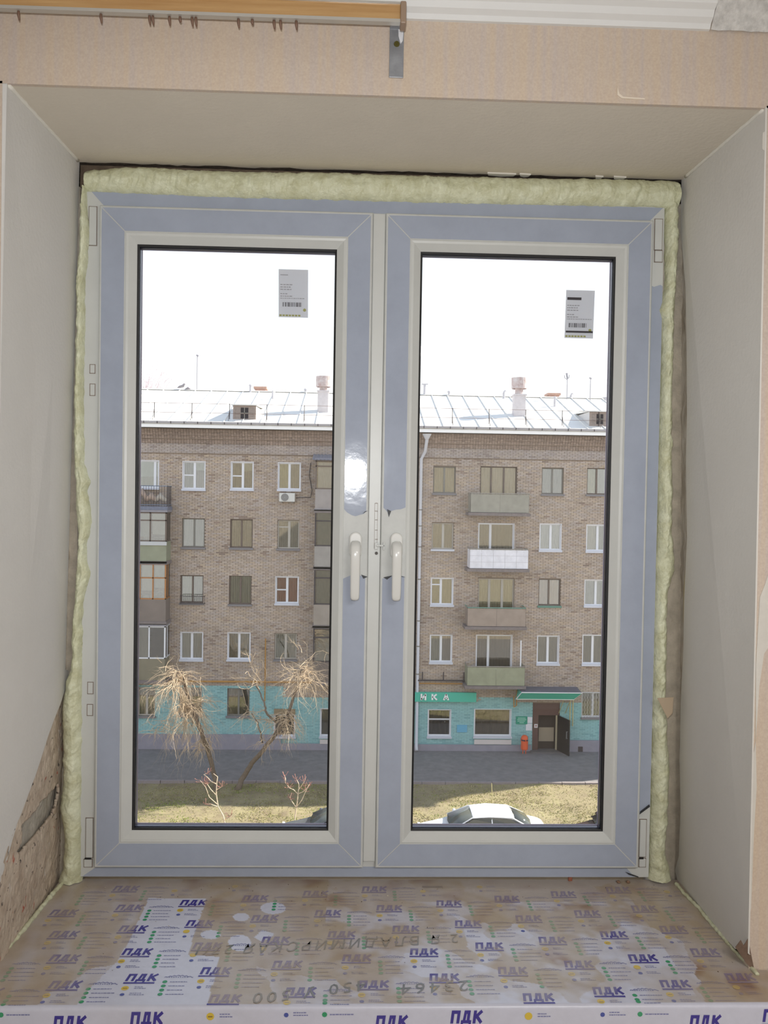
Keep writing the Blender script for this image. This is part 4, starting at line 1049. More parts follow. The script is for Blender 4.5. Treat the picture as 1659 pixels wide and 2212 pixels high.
m.build('panel_joint', mat('pale_joint', (196, 190, 196), .7), bw)
balcony((1010, 1135.5), 1315, 1354, (158, 142, 130), 'brown sheet-clad balcony with green rail', railcol='green')
bg_, bb = balcony((1009.5, 1133.5), 1442, 1482, (150, 152, 128), 'olive sheet-clad balcony')
m = MB(); m.tube([(Xp(1125, 1405, 39.2), 39.2, Z(1440)), (Xp(1125, 1405, 39.2), 39.2, Z(1374))], .035, 8); m.build('white_pole', FC['white'], bg_)
# ---- glazed loggias
def loggia(x0, x1, floors, lab):
    for (gt, gb, pb, fstyle, pcol, nsplit, transom, lb) in floors:
        yf_ = YB - .95; b = bpy.data.objects.new('loggia', None); C.objects.link(b); b.parent = bld; b['label'] = lb
        zg1, zg0, zp0 = Z(gt, yf_), Z(gb, yf_), Z(pb, yf_)
        pm = mat('loggia_panel_' + '_'.join(str(v) for v in pcol), pcol, 0.8, .10, 2)
        MB().box(x0 - .05, x1 + .05, yf_ - .05, YB, zp0 - .15, zp0).build('slab', mat('balcony_slab', (128, 118, 116), 0.9, .15, 8), b)
        MB().box(x0, x1, yf_, yf_ + .03, zp0, zg0).build('panel', pm, b); MB().box(x0, x0 + .03, yf_ + .03, YB, zp0, zg0).build('side_panel', pm, b); MB().box(x1 - .03, x1, yf_ + .03, YB, zp0, zg0).build('side_panel', pm, b)
        if gt < gb - 5 and fstyle:
            m = MB(); m.ring(x0, x1, zg0, zg1, [(0, yf_), (.06, yf_), (.06, yf_ + .06), (0, yf_ + .06)])
            for k in range(1, nsplit): m.box(x0 + (x1 - x0) * k / nsplit - .03, x0 + (x1 - x0) * k / nsplit + .03, yf_, yf_ + .05, zg0, zg1)
            if transom: zt_ = zg0 + (zg1 - zg0) * transom; m.box(x0, x1, yf_, yf_ + .05, zt_ - .03, zt_ + .03)
            for xs_ in (x0, x1 - .05): m.box(xs_, xs_ + .05, yf_ + .06, yf_ + .12, zg0, zg1); m.box(xs_, xs_ + .05, yf_, YB, zg1 - .06, zg1); m.box(xs_, xs_ + .05, yf_, YB, zg0, zg0 + .05); m.box(xs_, xs_ + .05, YB - .5, YB - .44, zg0, zg1)
            fo_ = m.build('glazing_frame', FC[fstyle], b)
            for k in range(nsplit): MB().box(x0 + (x1 - x0) * k / nsplit + .03, x0 + (x1 - x0) * (k + 1) / nsplit - .03, yf_ + .025, yf_ + .031, zg0 + .05, zg1 - .05).build('pane', FARGLASS, b)
            for xs_ in (x0 + .02, x1 - .026): MB().box(xs_, xs_ + .006, yf_ + .12, YB - .02, zg0 + .05, zg1 - .06).build('side_pane', FARGLASS, b)
            MB().box(x0 - .04, x1 + .04, yf_ - .05, YB, zg1, zg1 + .10).build('canopy', mat('canopy_sheet', (146, 142, 148), .7, .1, 6), b)
            # drawn curtains and stored things behind the glass
            cc_ = {997: [(222, 228, 240)] * 3, 1358: [(206, 200, 180), (150, 130, 120), (196, 190, 172), (90, 80, 80)]}.get(gt, [(176, 176, 160), None, (150, 150, 138), (186, 180, 160)])
            for k in range(nsplit):
                c_ = cc_[k % len(cc_)]
                if c_: MB().box(x0 + (x1 - x0) * (k + .12) / nsplit, x0 + (x1 - x0) * (k + .92) / nsplit, yf_ + .10, yf_ + .12, zg0 + (0 if gt in (997, 1358) else (zg1 - zg0) * .08 * k), zg1 - .1).build('curtain', cur(c_), b)
            rr = random.Random(int(gt)); 
            for q in range(5):
                xx = x0 + .15 + rr.random() * (x1 - x0 - .5); hh = rr.uniform(.2, .7); cc = rr.choice(((150, 140, 120), (120, 128, 128), (170, 158, 140), (96, 88, 84), (184, 120, 90), (190, 188, 180)))
                MB().box(xx, xx + rr.uniform(.15, .35), YB - .6, YB - .25, zp0, zg0 + hh * .7).build('stored_box', cur(cc), b)
xa, xb = Xp(218, 1200, 39.05), Xp(359, 1200, 39.05)
loggia(xa, xb, [
 (1114, 1177, 1219, 'brown', (148, 150, 128), 4, .72, 'loggia with olive panel and white band'),
 (1224, 1301, 1348, 'orange', (132, 120, 112), 5, .6, 'loggia with varnished orange frames'),
 (1358, 1428, 1474, 'white', (136, 128, 108), 4, 0, 'loggia with new white glazing')], '')
xa2, xb2 = Xp(679, 1200, 39.05), Xp(812, 1200, 39.05)
loggia(xa2, xb2, [
 (997, 1059, 1103, 'brown', (160, 152, 148), 3, .8, 'top loggia with corrugated canopy'),
 (1106, 1182, 1226, 'dark', (156, 150, 144), 3, .72, 'loggia with dark frames and beige panel'),
 (1231, 1308, 1352, 'dark', (154, 144, 134), 3, .75, 'loggia with dark frames and brown panel'),
 (1358, 1432, 1474, 'dark', (118, 106, 98), 3, .72, 'lowest loggia with dark frames')], '')
m = MB()                                      # corrugated canopy of the top one
n = 60
vs = []
for i in range(n + 1):
    x = xa2 - .15 + (xb2 - xa2 + .3) * i / n; z_ = .02 * math.sin(i * 1.9)
    vs += [(x, 38.85, Z(996, 39) + z_), (x, YB, Z(990) + .15 + z_)]
m.add(vs, [(2 * i, 2 * i + 2, 2 * i + 3, 2 * i + 1) for i in range(n)]); m.build('corrugated_canopy', mat('corrugated_sheet', (140, 140, 150), .6), bld)
z0c = Z(1177, 39.04); MB().box(xa - .02, xb + .02, 39.0, 39.05, Z(1185, 39.04), z0c).build('white_band', mat('pale_band', (196, 196, 196), .7), bld)
# open top-left balcony with rails and bundled junk
b = bpy.data.objects.new('balcony', None); C.objects.link(b); b.parent = bld; b['label'] = 'open balcony with blue rails and bundled rugs'
zs_ = Z(1104, 39.1); zr = Z(1058, 39.1)
MB().box(xa, xb + .05, 39.0, YB, zs_ - .12, zs_ + .05).build('slab', mat('blue_grey_slab', (120, 124, 140), .9, .15, 8), b)
m = MB()
for zz in (zr, zs_ + .12): m.tube([(xa, 39.08, zz), (xb, 39.08, zz), (xb, YB, zz)], .02, 5)
m.build('handrail', mat('blue_rail', (110, 122, 140), .6), b)
m = MB()
for k in range(26): x = xa + (xb - xa) * k / 25; m.tube([(x, 39.08, zs_), (x, 39.08, zr)], .01, 4)
for k in range(7): m.tube([(xb, 39.15 + k * .13, zs_), (xb, 39.15 + k * .13, zr)], .01, 4)
m.build('balusters', FC['dark'], b, kind='stuff')
rj = random.Random(4)
for q in range(7):
    x = xb - .35 - q * .42; pts = [(x - .25, 39.35, zs_ + .25 + .2 * rj.random()), (x, 39.3, zs_ + .5 + .25 * rj.random()), (x + .25, 39.35, zs_ + .3)]
    MB().tube(pts, [.10, .17, .10], 8).build('rolled_rug', cur(rj.choice(((172, 142, 122), (140, 160, 178), (150, 132, 116), (178, 166, 150)))), b, smooth=True)
# ---- roof
roof = bpy.data.objects.new('roof', None); C.objects.link(roof); roof.parent = bld
YE, YR = 39.45, 46.3
ZE = Z(921, YE); ZR = (A(303, 842, YR).z + A(1000, 855, YR).z) / 2
ROOFM = mat('galvanised_roof', (226, 224, 220), 0.5, 0.04, 1.5)
def rz(y): return ZE + (ZR - ZE) * (y - YE) / (YR - YE)
MB().prism([(YE, ZE), (YR, ZR), (YR + 7, ZE), (YR + 7, ZEAVE), (YE, ZEAVE)], BX0, BX1 + .2, axis='x').build('roof_body', ROOFM, roof)
pw = .86; first = None; sl = math.hypot(YR - YE, ZR - ZE); pm = None
nP = int((BX1 + .2 - BX0) / pw)
for i in range(nP):
    x = BX0 + i * pw
    if x < -14 : continue
    if pm is None:
        mb = MB(); a = (YE - .02, ZE + .004); c = (YR, ZR + .006)
        mb.add([(0, a[0], a[1]), (pw - .03, a[0], a[1]), (pw - .03, c[0], c[1]), (0, c[0], c[1]), (pw - .03, a[0], a[1] + .05), (pw, a[0], a[1] + .05), (pw, c[0], c[1] + .05), (pw - .03, c[0], c[1] + .05), (pw, a[0], a[1]), (pw, c[0], c[1])],
               [(0, 1, 2, 3), (1, 4, 7, 2), (4, 5, 6, 7), (5, 8, 9, 6), (1, 8, 5, 4)])
        pm = mb.build('roof_sheet', ROOFM, roof); o = pm
    else: o = pm.copy(); C.objects.link(o); o.parent = roof
    o.location.x = x
m = MB().prism([(YR - .12, ZR + .01), (YR, ZR + .07), (YR + .12, ZR + .01)], BX0, BX1 + .2, axis='x'); m.build('ridge_cap', ROOFM, roof)
MB().box(BX0, BX1 + .3, YE - .06, YE + .3, ZEAVE - .0, ZE - .10).build('fascia', mat('white_fascia', (250, 248, 246), .6), roof)
m = MB(); zg = ZE - .04
m.prism([(YE - .12, zg + .09), (YE - .10, zg), (YE, zg), (YE, zg + .02), (YE - .08, zg + .02), (YE - .10, zg + .09)], BX0, BX1 + .3, axis='x'); m.build('gutter', mat('gutter_grey', (176, 172, 176), .5), roof)
m = MB()
for k in range(52): x = -13 + k * .62; m.box(x, x + .03, YE - .125, YE - .07, zg - .02, zg + .09)
m.build('gutter_brackets', FC['dark'], roof, kind='stuff')
# snow fence along the eave
ry = YE + .75; rail_ = MB()
for hh in (.28, .72): rail_.tube([(-14, ry, rz(ry) + hh), (BX1, ry, rz(ry) + hh)], .010, 5)
rail_.build('roof_rail', mat('rail_brown', (128, 108, 100), .7), roof)
k = 0; x = Xp(333, 900) - 1.78 * 4
pm = None
while x < BX1:
    if pm is None:
        mb = MB().tube([(0, ry, rz(ry)), (0, ry, rz(ry) + .74)], .018, 5); mb.tube([(0, ry - .35, rz(ry - .35)), (0, ry, rz(ry) + .5)], .012, 4); pm = mb.build('rail_post', FC['dark'], roof); o = pm
    else: o = pm.copy(); C.objects.link(o); o.parent = roof
    o.location.x = x; x += 1.77
# ---- chimneys
CHM = mat('whitewashed_brick', (206, 200, 202), 0.9, .08, 6); RUST = mat('rusty_cap', (178, 152, 148), 0.8, 0.0, 5, col2=(210, 204, 204))
def chimney(px0, px1, pbase, pshaft, pneck, pcap0, cap0, cap1, lab, y=41.9):
    b = bpy.data.objects.new('chimney', None); C.objects.link(b); b.parent = bld; b['label'] = lab
    x0, x1, z0, z1 = R(px0, pshaft, px1, pbase, y)
    MB().box(x0, x1, y, y + .55, z0 - .4, z1).build('shaft', CHM, b)
    MB().box(x0 - .03, x1 + .05, y - .04, y + .59, z1 - .05, z1 + .02).build('shaft_lip', CHM, b)
    xc = (x0 + x1) / 2; rr = (x1 - x0) * .36; zn = A(px0, pneck, y).z
    mb = MB(); mb.tube([(xc, y + .27, z1), (xc, y + .27, zn)], rr, 14); mb.build('neck', RUST, b, smooth=False)
    c0, c1, zc0, zc1 = R(cap0, pcap0, cap1, pneck, y); xc = (c0 + c1) / 2; rr = (c1 - c0) / 2
    mb = MB(); n = 20; vs = []
    for zz, q in ((zc0 - .02, .9), (zc0, .98), (zc1, 1.0), (zc1, .86), (zc0 + .1, .86)):
        for k in range(n): vs.append((xc + rr * q * math.cos(6.2832 * k / n) + .0, y + .27 + rr * q * math.sin(6.2832 * k / n), zz))
    mb.add(vs, [(i * n + k, i * n + (k + 1) % n, (i + 1) * n + (k + 1) % n, (i + 1) * n + k) for i in range(4) for k in range(n)]); mb.build('cap', RUST, b)
chimney(686, 709, 889, 844, 834, 812, 682, 715, 'chimney with round rusty cap, nearer the left sash')
chimney(1110.5, 1135.5, 904, 852, 838, 815, 1107, 1141, 'chimney with round rusty cap over the right sash')
# ---- dormers
def dormer(px0, px1, pt, pb, lab, y=40.25):
    b = bpy.data.objects.new('dormer', None); C.objects.link(b); b.parent = bld; b['label'] = lab
    x0, x1, z0, z1 = R(px0, pt, px1, pb, y); yb2 = YE + (z1 - ZE) / (ZR - ZE) * (YR - YE)
    MB().prism([(y, z0 - .25), (y, z1), (yb2, z1 + .02), (y + .1, z0 - .25)], x0, x1, axis='x').build('dormer_body', mat('dormer_cheek', (206, 204, 204), .7), b)
    MB().prism([(y - .15, z1 - .0), (y - .15, z1 + .05), (yb2 + .4, z1 + .22), (yb2 + .4, z1 + .10)], x0 - .08, x1 + .08, axis='x').build('dormer_roof', ROOFM, b)
    MB().ring(x0, x1, z0, z1, [(0, y - .03), (.10, y - .03), (.10, y + .0), (0, y + .0)]).build('weathered_frame', mat('weathered_wood', (150, 136, 128), .8, .15, 20), b)
    w3 = (x1 - x0) / 4.2
    for k, xs_ in enumerate((x0 + .10, x1 - .10 - w3)):
        mb = MB()
        for q in range(9): zz = z0 + .1 + (z1 - z0 - .2) * q / 9; mb.box(xs_, xs_ + w3, y - .025, y - .005, zz, zz + (z1 - z0 - .2) / 9 * .75)
        mb.build('louvre', mat('weathered_wood', (150, 136, 128), .8), b)
    MB().box(x0 + .1 + w3, x1 - .1 - w3, y - .012, y - .004, z0 + .1, z1 - .1).build('dark_pane', cur((52, 48, 52)), b)
    mb = MB(); xm = (x0 + x1) / 2; zm = (z0 + z1) / 2; mb.box(xm - .02, xm + .02, y - .03, y - .012, z0 + .1, z1 - .1).box(x0 + .1 + w3, x1 - .1 - w3, y - .03, y - .012, zm - .02, zm + .02); mb.build('glazing_bar', FC['grey'], b)
dormer(503.5, 553, 876, 909, 'roof dormer with dark pane over the left sash')
dormer(1273, 1318, 890, 921, 'roof dormer at the right edge of the right sash')
# ---- small roof fittings
PIPE = mat('vent_pipe_grey', (186, 184, 190), .6)
def pipe(px, pt, pb, wpx, y, lab, style='plain', mt=PIPE, grp=None):
    p = A(px, pb, y); q = A(px, pt, y); r = wpx / FPX * y / 2
    o_ = empty('vent_pipe'); T(o_, lab, 'pipe', grp)
    mb = MB(); zb_ = min(p.z, rz(y) - .05) if y <= YR else p.z - .6
    mb.tube([(p.x, y, zb_), (p.x, y, q.z)], r, 12); mb.build('stack', mt, o_)
    if style == 'tee': mb = MB(); mb.tube([(p.x - r * 2.6, y, q.z + r * .4), (p.x + r * 2.6, y, q.z + r * .4)], r * .55, 8); mb.build('tee_cap', mt, o_)
    if style == 'hat': mb = MB(); mb.tube([(p.x, y, q.z), (p.x, y, q.z + r), (p.x, y, q.z + r * 1.8)], [r * 1.5, r * 1.4, .02], 12); mb.build('hat', mt, o_)
    if style == 'hook': mb = MB(); mb.tube([(p.x, y, q.z - r), (p.x + r * .3, y, q.z + r), (p.x + r * 1.2, y, q.z + r * 1.7), (p.x + r * 2.0, y, q.z + r * .9)], r * .6, 8); mb.build('hooked_end', mt, o_)
pipe(541, 834, 848, 5, 46.2, 'short grey vent pipe with hat, left of the rusty box on the left ridge', 'hat')
pipe(589, 844, 866, 4, 44.6, 'slim grey vent pipe on the slope right of the rusty box', 'plain')
pipe(660, 843, 848, 5, 46.3, 'tiny vent stub on the ridge left of the left chimney', 'hat')
pipe(917, 831, 853, 5.5, 46.3, 'grey vent pipe with tee top at the left end of the right pane', 'tee')
pipe(970, 848, 854, 5, 46.3, 'tiny vent stub on the ridge at the left of the right pane', 'hat')
pipe(1088, 848, 861, 5, 45.9, 'grey vent pipe with hooked end left of the right chimney', 'hook')
pipe(1198, 856, 881, 5, 44.2, 'slim grey vent pipe on the slope in front of the right rusty box', 'plain')
pipe(1233, 854, 862, 5, 46.3, 'small hooked vent pipe between the two right antennas', 'hook')
pipe(1308, 860, 871, 5, 45.8, 'vent pipe with tee top at the far right of the ridge', 'tee')
def rbox(px0, px1, pt, pb, lab):
    x0, x1, z0, z1 = R(px0, pt, px1, pb, 47.0)
    o_ = empty('brick_vent'); T(o_, lab, 'chimney')
    MB().box(x0 + .08, x1 - .08, 47.0, 47.8, z0 - .8, z1 - .1).build('stack', mat('rust_brick', (164, 132, 122), .9, .15, 8), o_)
    MB().box(x0, x1, 46.95, 47.85, z1 - .12, z1).build('capping', mat('rust_sheet', (178, 146, 132), .8, .15, 5), o_)
rbox(548, 576, 835, 844, 'low rusty brick vent behind the left ridge')
rbox(1183, 1211, 849, 859, 'low rusty brick vent behind the right ridge')
def antenna(px, pt, pb, y, lab, kind):
    p = A(px, pb, y); q = A(px, pt, y); o_ = empty('antenna'); T(o_, lab, 'antenna')
    MB().tube([(p.x, y, rz(min(y, YR)) - .1), (p.x, y, q.z)], .022, 6).build('mast', mat('mast_grey', (150, 148, 156), .5), o_)
    mb = MB()
    if kind == 'bow':
        mb.tube([(q.x - .14, y, q.z - .12), (q.x - .12, y, q.z - .26), (q.x, y, q.z - .34), (q.x + .12, y, q.z - .26), (q.x + .14, y, q.z - .10)], .02, 5); mb.tube([(q.x - .02, y, q.z), (q.x + .04, y, q.z - .3)], .05, 6)
    else: mb.tube([(q.x - .03, y, q.z), (q.x + .08, y, q.z - .05)], .05, 6)
    mb.build('head', MC['mast_grey'], o_)
antenna(425.5, 767, 842, 46.3, 'thin roof antenna mast over the left pane', 'stub')
antenna(1224.6, 806, 865, 46.0, 'roof antenna with forked head right of the right chimney', 'bow')
antenna(1274.5, 816, 869, 45.6, 'plain roof antenna mast nearest the right edge of the pane', 'stub')
def bird(px, py, lab):
    p = A(px, py, 46.3); o_ = MB(); o_.tube([(p.x - .22, 46.3, p.z - .02), (p.x - .1, 46.3, p.z + .03), (p.x + .08, 46.3, p.z + .08), (p.x + .16, 46.3, p.z + .2), (p.x + .22, 46.3, p.z + .17)], [.02, .07, .08, .05, .02], 7)
    T(o_.build('pigeon', mat('pigeon_grey', (150, 144, 148), .8), smooth=True), lab, 'bird')
bird(392, 837, 'grey bird perched on the ridge left of the left antenna')
o_ = MB(); p = A(406, 840, 46.3); o_.tube([(p.x - .2, 46.3, ZR + .02), (p.x, 46.3, ZR + .12), (p.x + .2, 46.3, ZR + .02)], [.03, .09, .03], 7); T(o_.build('pigeon', MC['pigeon_grey'], smooth=True), 'crouching grey bird on the ridge beside the left antenna', 'bird')
# ---- drainpipe
dp = empty('drainpipe'); T(dp, 'white drainpipe with funnel down the brick wall', 'drainpipe')
DPM = mat('drainpipe_white', (206, 206, 212), .5); xd = Xp(906, 1200)
mb = MB(); mb.tube([(Xp(922, 945, 39.4), 39.35, Z(941, 39.4)), (Xp(922, 945, 39.4), 39.38, Z(950, 39.4)), (Xp(919, 968, 39.6), 39.7, Z(974, 39.7)), (xd, 39.86, Z(990, 39.86)), (xd, 39.86, GZ + .3), (xd, 39.6, GZ + .12)], .075, 10); mb.build('pipe', DPM, dp, smooth=True)
mb = MB(); mb.tube([(Xp(922, 945, 39.4), 39.35, Z(948, 39.4)), (Xp(922, 945, 39.4), 39.35, Z(936, 39.4))], [.08, .22], 12); mb.build('funnel', DPM, dp)
for py in (985, 1100, 1135, 1180, 1250, 1340, 1395, 1455):
    zz = Z(py, 39.86); MB().tube([(xd, 39.86, zz - .025), (xd, 39.86, zz + .025)], .088, 10).build('clamp', FC['grey'], dp)
# ---- gas pipes
GAS = mat('ochre_gas_pipe', (182, 134, 66), .6)
gp = empty('gas_pipe'); T(gp, 'ochre gas pipe running along the wall above the teal floor', 'pipe')
zg_ = Z(1474); yy = YB - .14
mb = MB(); mb.tube([(Xp(300, 1474), yy, zg_), (Xp(700, 1474), yy, zg_)], .045, 8); mb.tube([(Xp(905, 1474), yy, zg_), (Xp(1008, 1474), yy, zg_)], .03, 8); mb.build('main_pipe', GAS, gp)
mb = MB(); mb.tube([(Xp(573.5, 1450), yy, Z(1381)), (Xp(573.5, 1450), yy, Z(1515))], .03, 8); mb.build('riser', GAS, gp)
mb = MB(); x = Xp(1115, 1500); mb.tube([(x, yy, Z(1486)), (x, yy, Z(1520)), (x - .12, yy, Z(1524)), (x - .14, yy, Z(1500))], .03, 8); mb.build('elbow_pipe', GAS, gp)
mb = MB()
for px in (1228, 1234): mb.tube([(Xp(px, 1530), 39.7, Z(1500)), (Xp(px, 1530), 39.7, Z(1562))], .028, 6)
mb.build('drop_pipe', mat('pale_ochre', (190, 180, 130), .6), gp)
cr = empty('cable_rack'); T(cr, 'dark iron rack with three prongs on the wall beside the olive balcony', 'bracket')
mb = MB(); mb.tube([(Xp(902, 1467), 39.8, Z(1467)), (Xp(1003, 1467), 39.8, Z(1467))], .035, 6); mb.build('bar', FC['dark'], cr)
for px in (912, 957, 1001): MB().tube([(Xp(px, 1455), 39.8, Z(1449)), (Xp(px, 1455), 39.8, Z(1468)), (Xp(px, 1455), 40, Z(1468))], .028, 6).build('prong', FC['dark'], cr)
# ---- air conditioner
ac = empty('air_conditioner'); T(ac, 'white air conditioner unit below the right top window of the left pane', 'air conditioner')
x0, x1, z0, z1 = R(603, 1065, 637, 1084, 39.7)
MB().box(x0, x1, 39.7, 39.96, z0, z1).build('casing', mat('ac_white', (216, 214, 208), .5), ac, bevel=.02)
xc, zc = x0 + (x1 - x0) * .36, (z0 + z1) / 2; r = (z1 - z0) * .42
MB().tube([(xc, 39.695, zc), (xc, 39.70, zc)], r, 24).build('fan_opening', cur((104, 100, 98)), ac)
mb = MB()
for k in range(4):
    rr = r * (k + 1) / 4; pts = [(xc + rr * math.cos(t * .3927), 39.688, zc + rr * math.sin(t * .3927)) for t in range(17)]; mb.tube(pts, .008, 4, cap=False)
for k in range(8): mb.tube([(xc, 39.688, zc), (xc + r * math.cos(k * .785), 39.688, zc + r * math.sin(k * .785))], .006, 4)
mb.build('fan_grille', mat('ac_grille', (170, 168, 166), .5), ac)
for q in (x0 + .1, x1 - .14): MB().box(q, q + .04, 39.66, 40.0, z0 - .05, z0).build('bracket', FC['grey'], ac)
mb = MB(); mb.tube([(Xp(671, 1003), 39.95, Z(1003)), (Xp(668, 1030), 39.95, Z(1030)), (Xp(674, 1062), 39.95, Z(1062)), (Xp(671, 1075), 39.95, Z(1077)), (Xp(640, 1078), 39.95, Z(1078))], .018, 5); mb.build('cable', FC['dark'], ac)
# ---- shop sign, awning, notices, door, bin
sg_ = empty('shop_sign'); T(sg_, 'green sign board with white letters on the teal wall', 'sign')
x0, x1, z0, z1 = R(830, 1496, 1029, 1516, 39.75); SGN = mat('sign_green', (70, 186, 162), .5)
MB().box(x0, x1, 39.75, 39.90, z0, z1).build('board', SGN, sg_)
for ch, px in (('И', 914.5), ('К', 938.5), ('А', 963.5)):
    v, f = glyph(ch, .24); hh = max(p[1] for p in v); ww = (min(p[0] for p in v) + max(p[0] for p in v)) / 2
    c0 = A(px, 1512.2, 39.74); s_ = .30 / hh; m = MB()
    m.add([(c0.x + (p[0] - ww) * s_ * 1.15, 39.735, c0.z + p[1] * s_) for p in v], f); o = m.build('letter', mat('letter_white', (244, 244, 244), .6), sg_)
    sm = o.modifiers.new('s', 'SOLIDIFY'); sm.thickness = .02
for px in (905, 965, 1022): MB().tube([(Xp(px, 1505), 39.9, (z0 + z1) / 2), (Xp(px, 1505), 40, (z0 + z1) / 2)], .02, 5).build('bracket', FC['dark'], sg_)
aw = empty('awning'); T(aw, 'entrance awning with green skirt, white edge and dark sheet top', 'awning')
ya = 38.6
x0, x1, z0, z1 = R(1126.5, 1496, 1257, 1516, ya)
zw = Z(1480)
mb = MB(); xw0, xw1 = Xp(1119, 1482), Xp(1246, 1482)
mb.add([(x0, ya, z1), (x1, ya, z1), (xw1, YB, zw), (xw0, YB, zw), (x0, ya, z1 - .04), (x1, ya, z1 - .04), (xw1, YB, zw - .04), (xw0, YB, zw - .04)], [(0, 1, 2, 3), (4, 7, 6, 5), (0, 4, 5, 1), (1, 5, 6, 2), (3, 2, 6, 7), (0, 3, 7, 4)])
mb.build('sheet_top', mat('dark_roof_sheet', (104, 104, 116), .6, .15, 4), aw)
yi = ya + .45
mb = MB(); mb.add([(x0, ya - .005, z1 - .02), (x1, ya - .005, z1 - .02), (x1 - .26, yi, z0), (x0 - .16, yi, z0)], [(0, 1, 2, 3)]); o = mb.build('green_skirt', SGN, aw); sm = o.modifiers.new('s', 'SOLIDIFY'); sm.thickness = .02
mb = MB(); mb.tube([(x0 - .16, yi, z0), (x0, ya - .02, z1 - .01), (x1, ya - .02, z1 - .01), (x1 - .26, yi, z0), (x0 - .16, yi, z0)], .022, 6); mb.build('white_edge', mat('white_edge', (232, 232, 232), .6), aw)
mb = MB(); mb.add([(x0 - .16, yi, z0), (x0, ya, z1 - .03), (xw0, YB, zw - .04), (xw0 - .05, YB, z0)], [(0, 1, 2, 3)]); mb.add([(x1 - .26, yi, z0), (x1, ya, z1 - .03), (xw1, YB, zw - .04), (xw1, YB, z0)], [(0, 1, 2, 3)]); o = mb.build('side_skirts', SGN, aw); sm = o.modifiers.new('s', 'SOLIDIFY'); sm.thickness = .01
for px in (1208, 1222):
    MB().tube([(Xp(px, 1500), YB, z0 - .9), (Xp(px, 1500), yi, z0)], .02, 5).build('strut', mat('pale_ochre', (190, 180, 130), .6), aw)
NB = mat('notice_green', (40, 150, 124), .6); x0, x1, z0, z1 = R(1115, 1548, 1139, 1564.5, 39.95)
nb = empty('notice_board'); T(nb, 'small green notice board left of the entrance', 'notice')
MB().box(x0, x1, 39.95, 39.985, z0, z1).build('board', NB, nb)
mb = MB()
for k, (a, b2) in enumerate(((.15, .85), (.1, .9), (.12, .8), (.3, .7))): zz = z1 - (z1 - z0) * (.2 + .2 * k); mb.box(x0 + (x1 - x0) * a, x0 + (x1 - x0) * b2, 39.946, 39.95, zz - .02, zz + .02)
mb.build('text_lines', mat('pale_green_text', (150, 200, 184), .6), nb)
mb = MB()
def sheet(px, lab, c=(226, 226, 232)):
    a = R(*px, 39.96); T(MB().box(a[0], a[1], 39.955, 39.985, a[2], a[3]).build('paper_sheet', mat('sheet_%d' % c[0], c, .8, .06, 20)), lab, 'paper')
sheet((1139.5, 1549, 1149.5, 1562), 'upper white paper sheet beside the entrance door')
sheet((1136, 1563, 1149, 1578), 'lower white paper sheet beside the entrance door')
sheet((987, 1566, 1009, 1582), 'faded blue patch of paper between the two shop windows', (110, 176, 206))
# entrance: brown leaf surround, dim lobby and lit wall strip put into colour, open dark door
en = empty('entrance'); T(en, 'dark brown building entrance with lobby seen through it', 'entrance')
x0, x1, z0, z1 = DOORBOX; z0 = GZ; BRN = mat('door_brown', (98, 72, 66), .6, .08, 6)
xs0, xs1 = Xp(1163, 1570), Xp(1201, 1570); zh = Z(1543)
m = MB(); m.box(x0 + .001, xs0, YB + .05, YB + .10, z0, z1 - .001); m.box(xs0, x1 - .001, YB + .05, YB + .10, zh, z1 - .001); m.build('brown_surround', BRN, en)
MB().box(xs1, xs1 + .07, YB + .04, YB + .12, z0, zh).build('door_post', mat('cream_post', (190, 178, 150), .6), en)
MB().box(x0 + .02, x1 - .02, YB + .43, YB + .448, z0, z1 - .02).build('lobby_wall', mat('lobby_shade', (70, 60, 56), .8), en)
a = R(1163.5, 1571, 1196, 1601, YB + .42); MB().box(a[0], a[1], YB + .40, YB + .425, a[2], a[3]).build('lobby_lit_strip', mat('lobby_lit_tone', (178, 164, 144), .8), en)
a = R(1154, 1564, 1161.5, 1572, YB + .045); MB().box(a[0], a[1], YB + .035, YB + .049, a[2], a[3]).build('door_plate', mat('plate_white', (220, 214, 214), .6), en)
mb = MB(); mb.box(a[0] + .04, a[1] - .04, YB + .031, YB + .035, (a[2] + a[3]) / 2 - .02, (a[2] + a[3]) / 2 + .03); mb.build('plate_mark', mat('plate_red', (170, 96, 96), .6), en)
MB().box(x0 - .1, x1 + .15, YB - .35, YB + .1, GZ, GZ + .05).build('threshold', mat('threshold_stone', (110, 106, 106), .9), en)
dl = bpy.data.objects.new('door_leaf', None); C.objects.link(dl); dl.parent = en
h0 = Vector((xs1 + .07, YB, 0)); h1 = Vector((Xp(1229, 1600, 39.05), 39.05, 0)); d = (h1 - h0); d.normalize(); nn_ = Vector((-d.y, d.x, 0)) * .05
def dbox(m, a, b2, za, zb_, off0, off1):
    q = [h0 + d * a + nn_ * off0, h0 + d * b2 + nn_ * off0, h0 + d * b2 + nn_ * off1, h0 + d * a + nn_ * off1]
    m.prism([(p.x, p.y) for p in q], za, zb_, axis='z')
Ld = (h1 - h0).length
m = MB(); dbox(m, 0, Ld, GZ + .06, zh + .02, 0, 1); m.build('leaf', mat('door_black', (34, 32, 36), .35, .2, 8), dl)
m = MB(); dbox(m, Ld - .14, Ld - .11, GZ + .85, GZ + 1.2, -1.6, -.6); dbox(m, Ld - .14, Ld - .11, GZ + .85, GZ + .88, -1, 0); dbox(m, Ld - .14, Ld - .11, GZ + 1.17, GZ + 1.2, -1, 0); m.build('pull_handle', mat('steel_pull', (170, 170, 176), .3, metal=.8), dl)
bin_ = empty('litter_bin'); T(bin_, 'orange domed litter bin standing left of the entrance', 'litter bin')
ORG = mat('bin_orange', (226, 96, 50), .5); c = onz(1132.5, 1628, GZ); yc = c.y; x = c.x; rr = .17
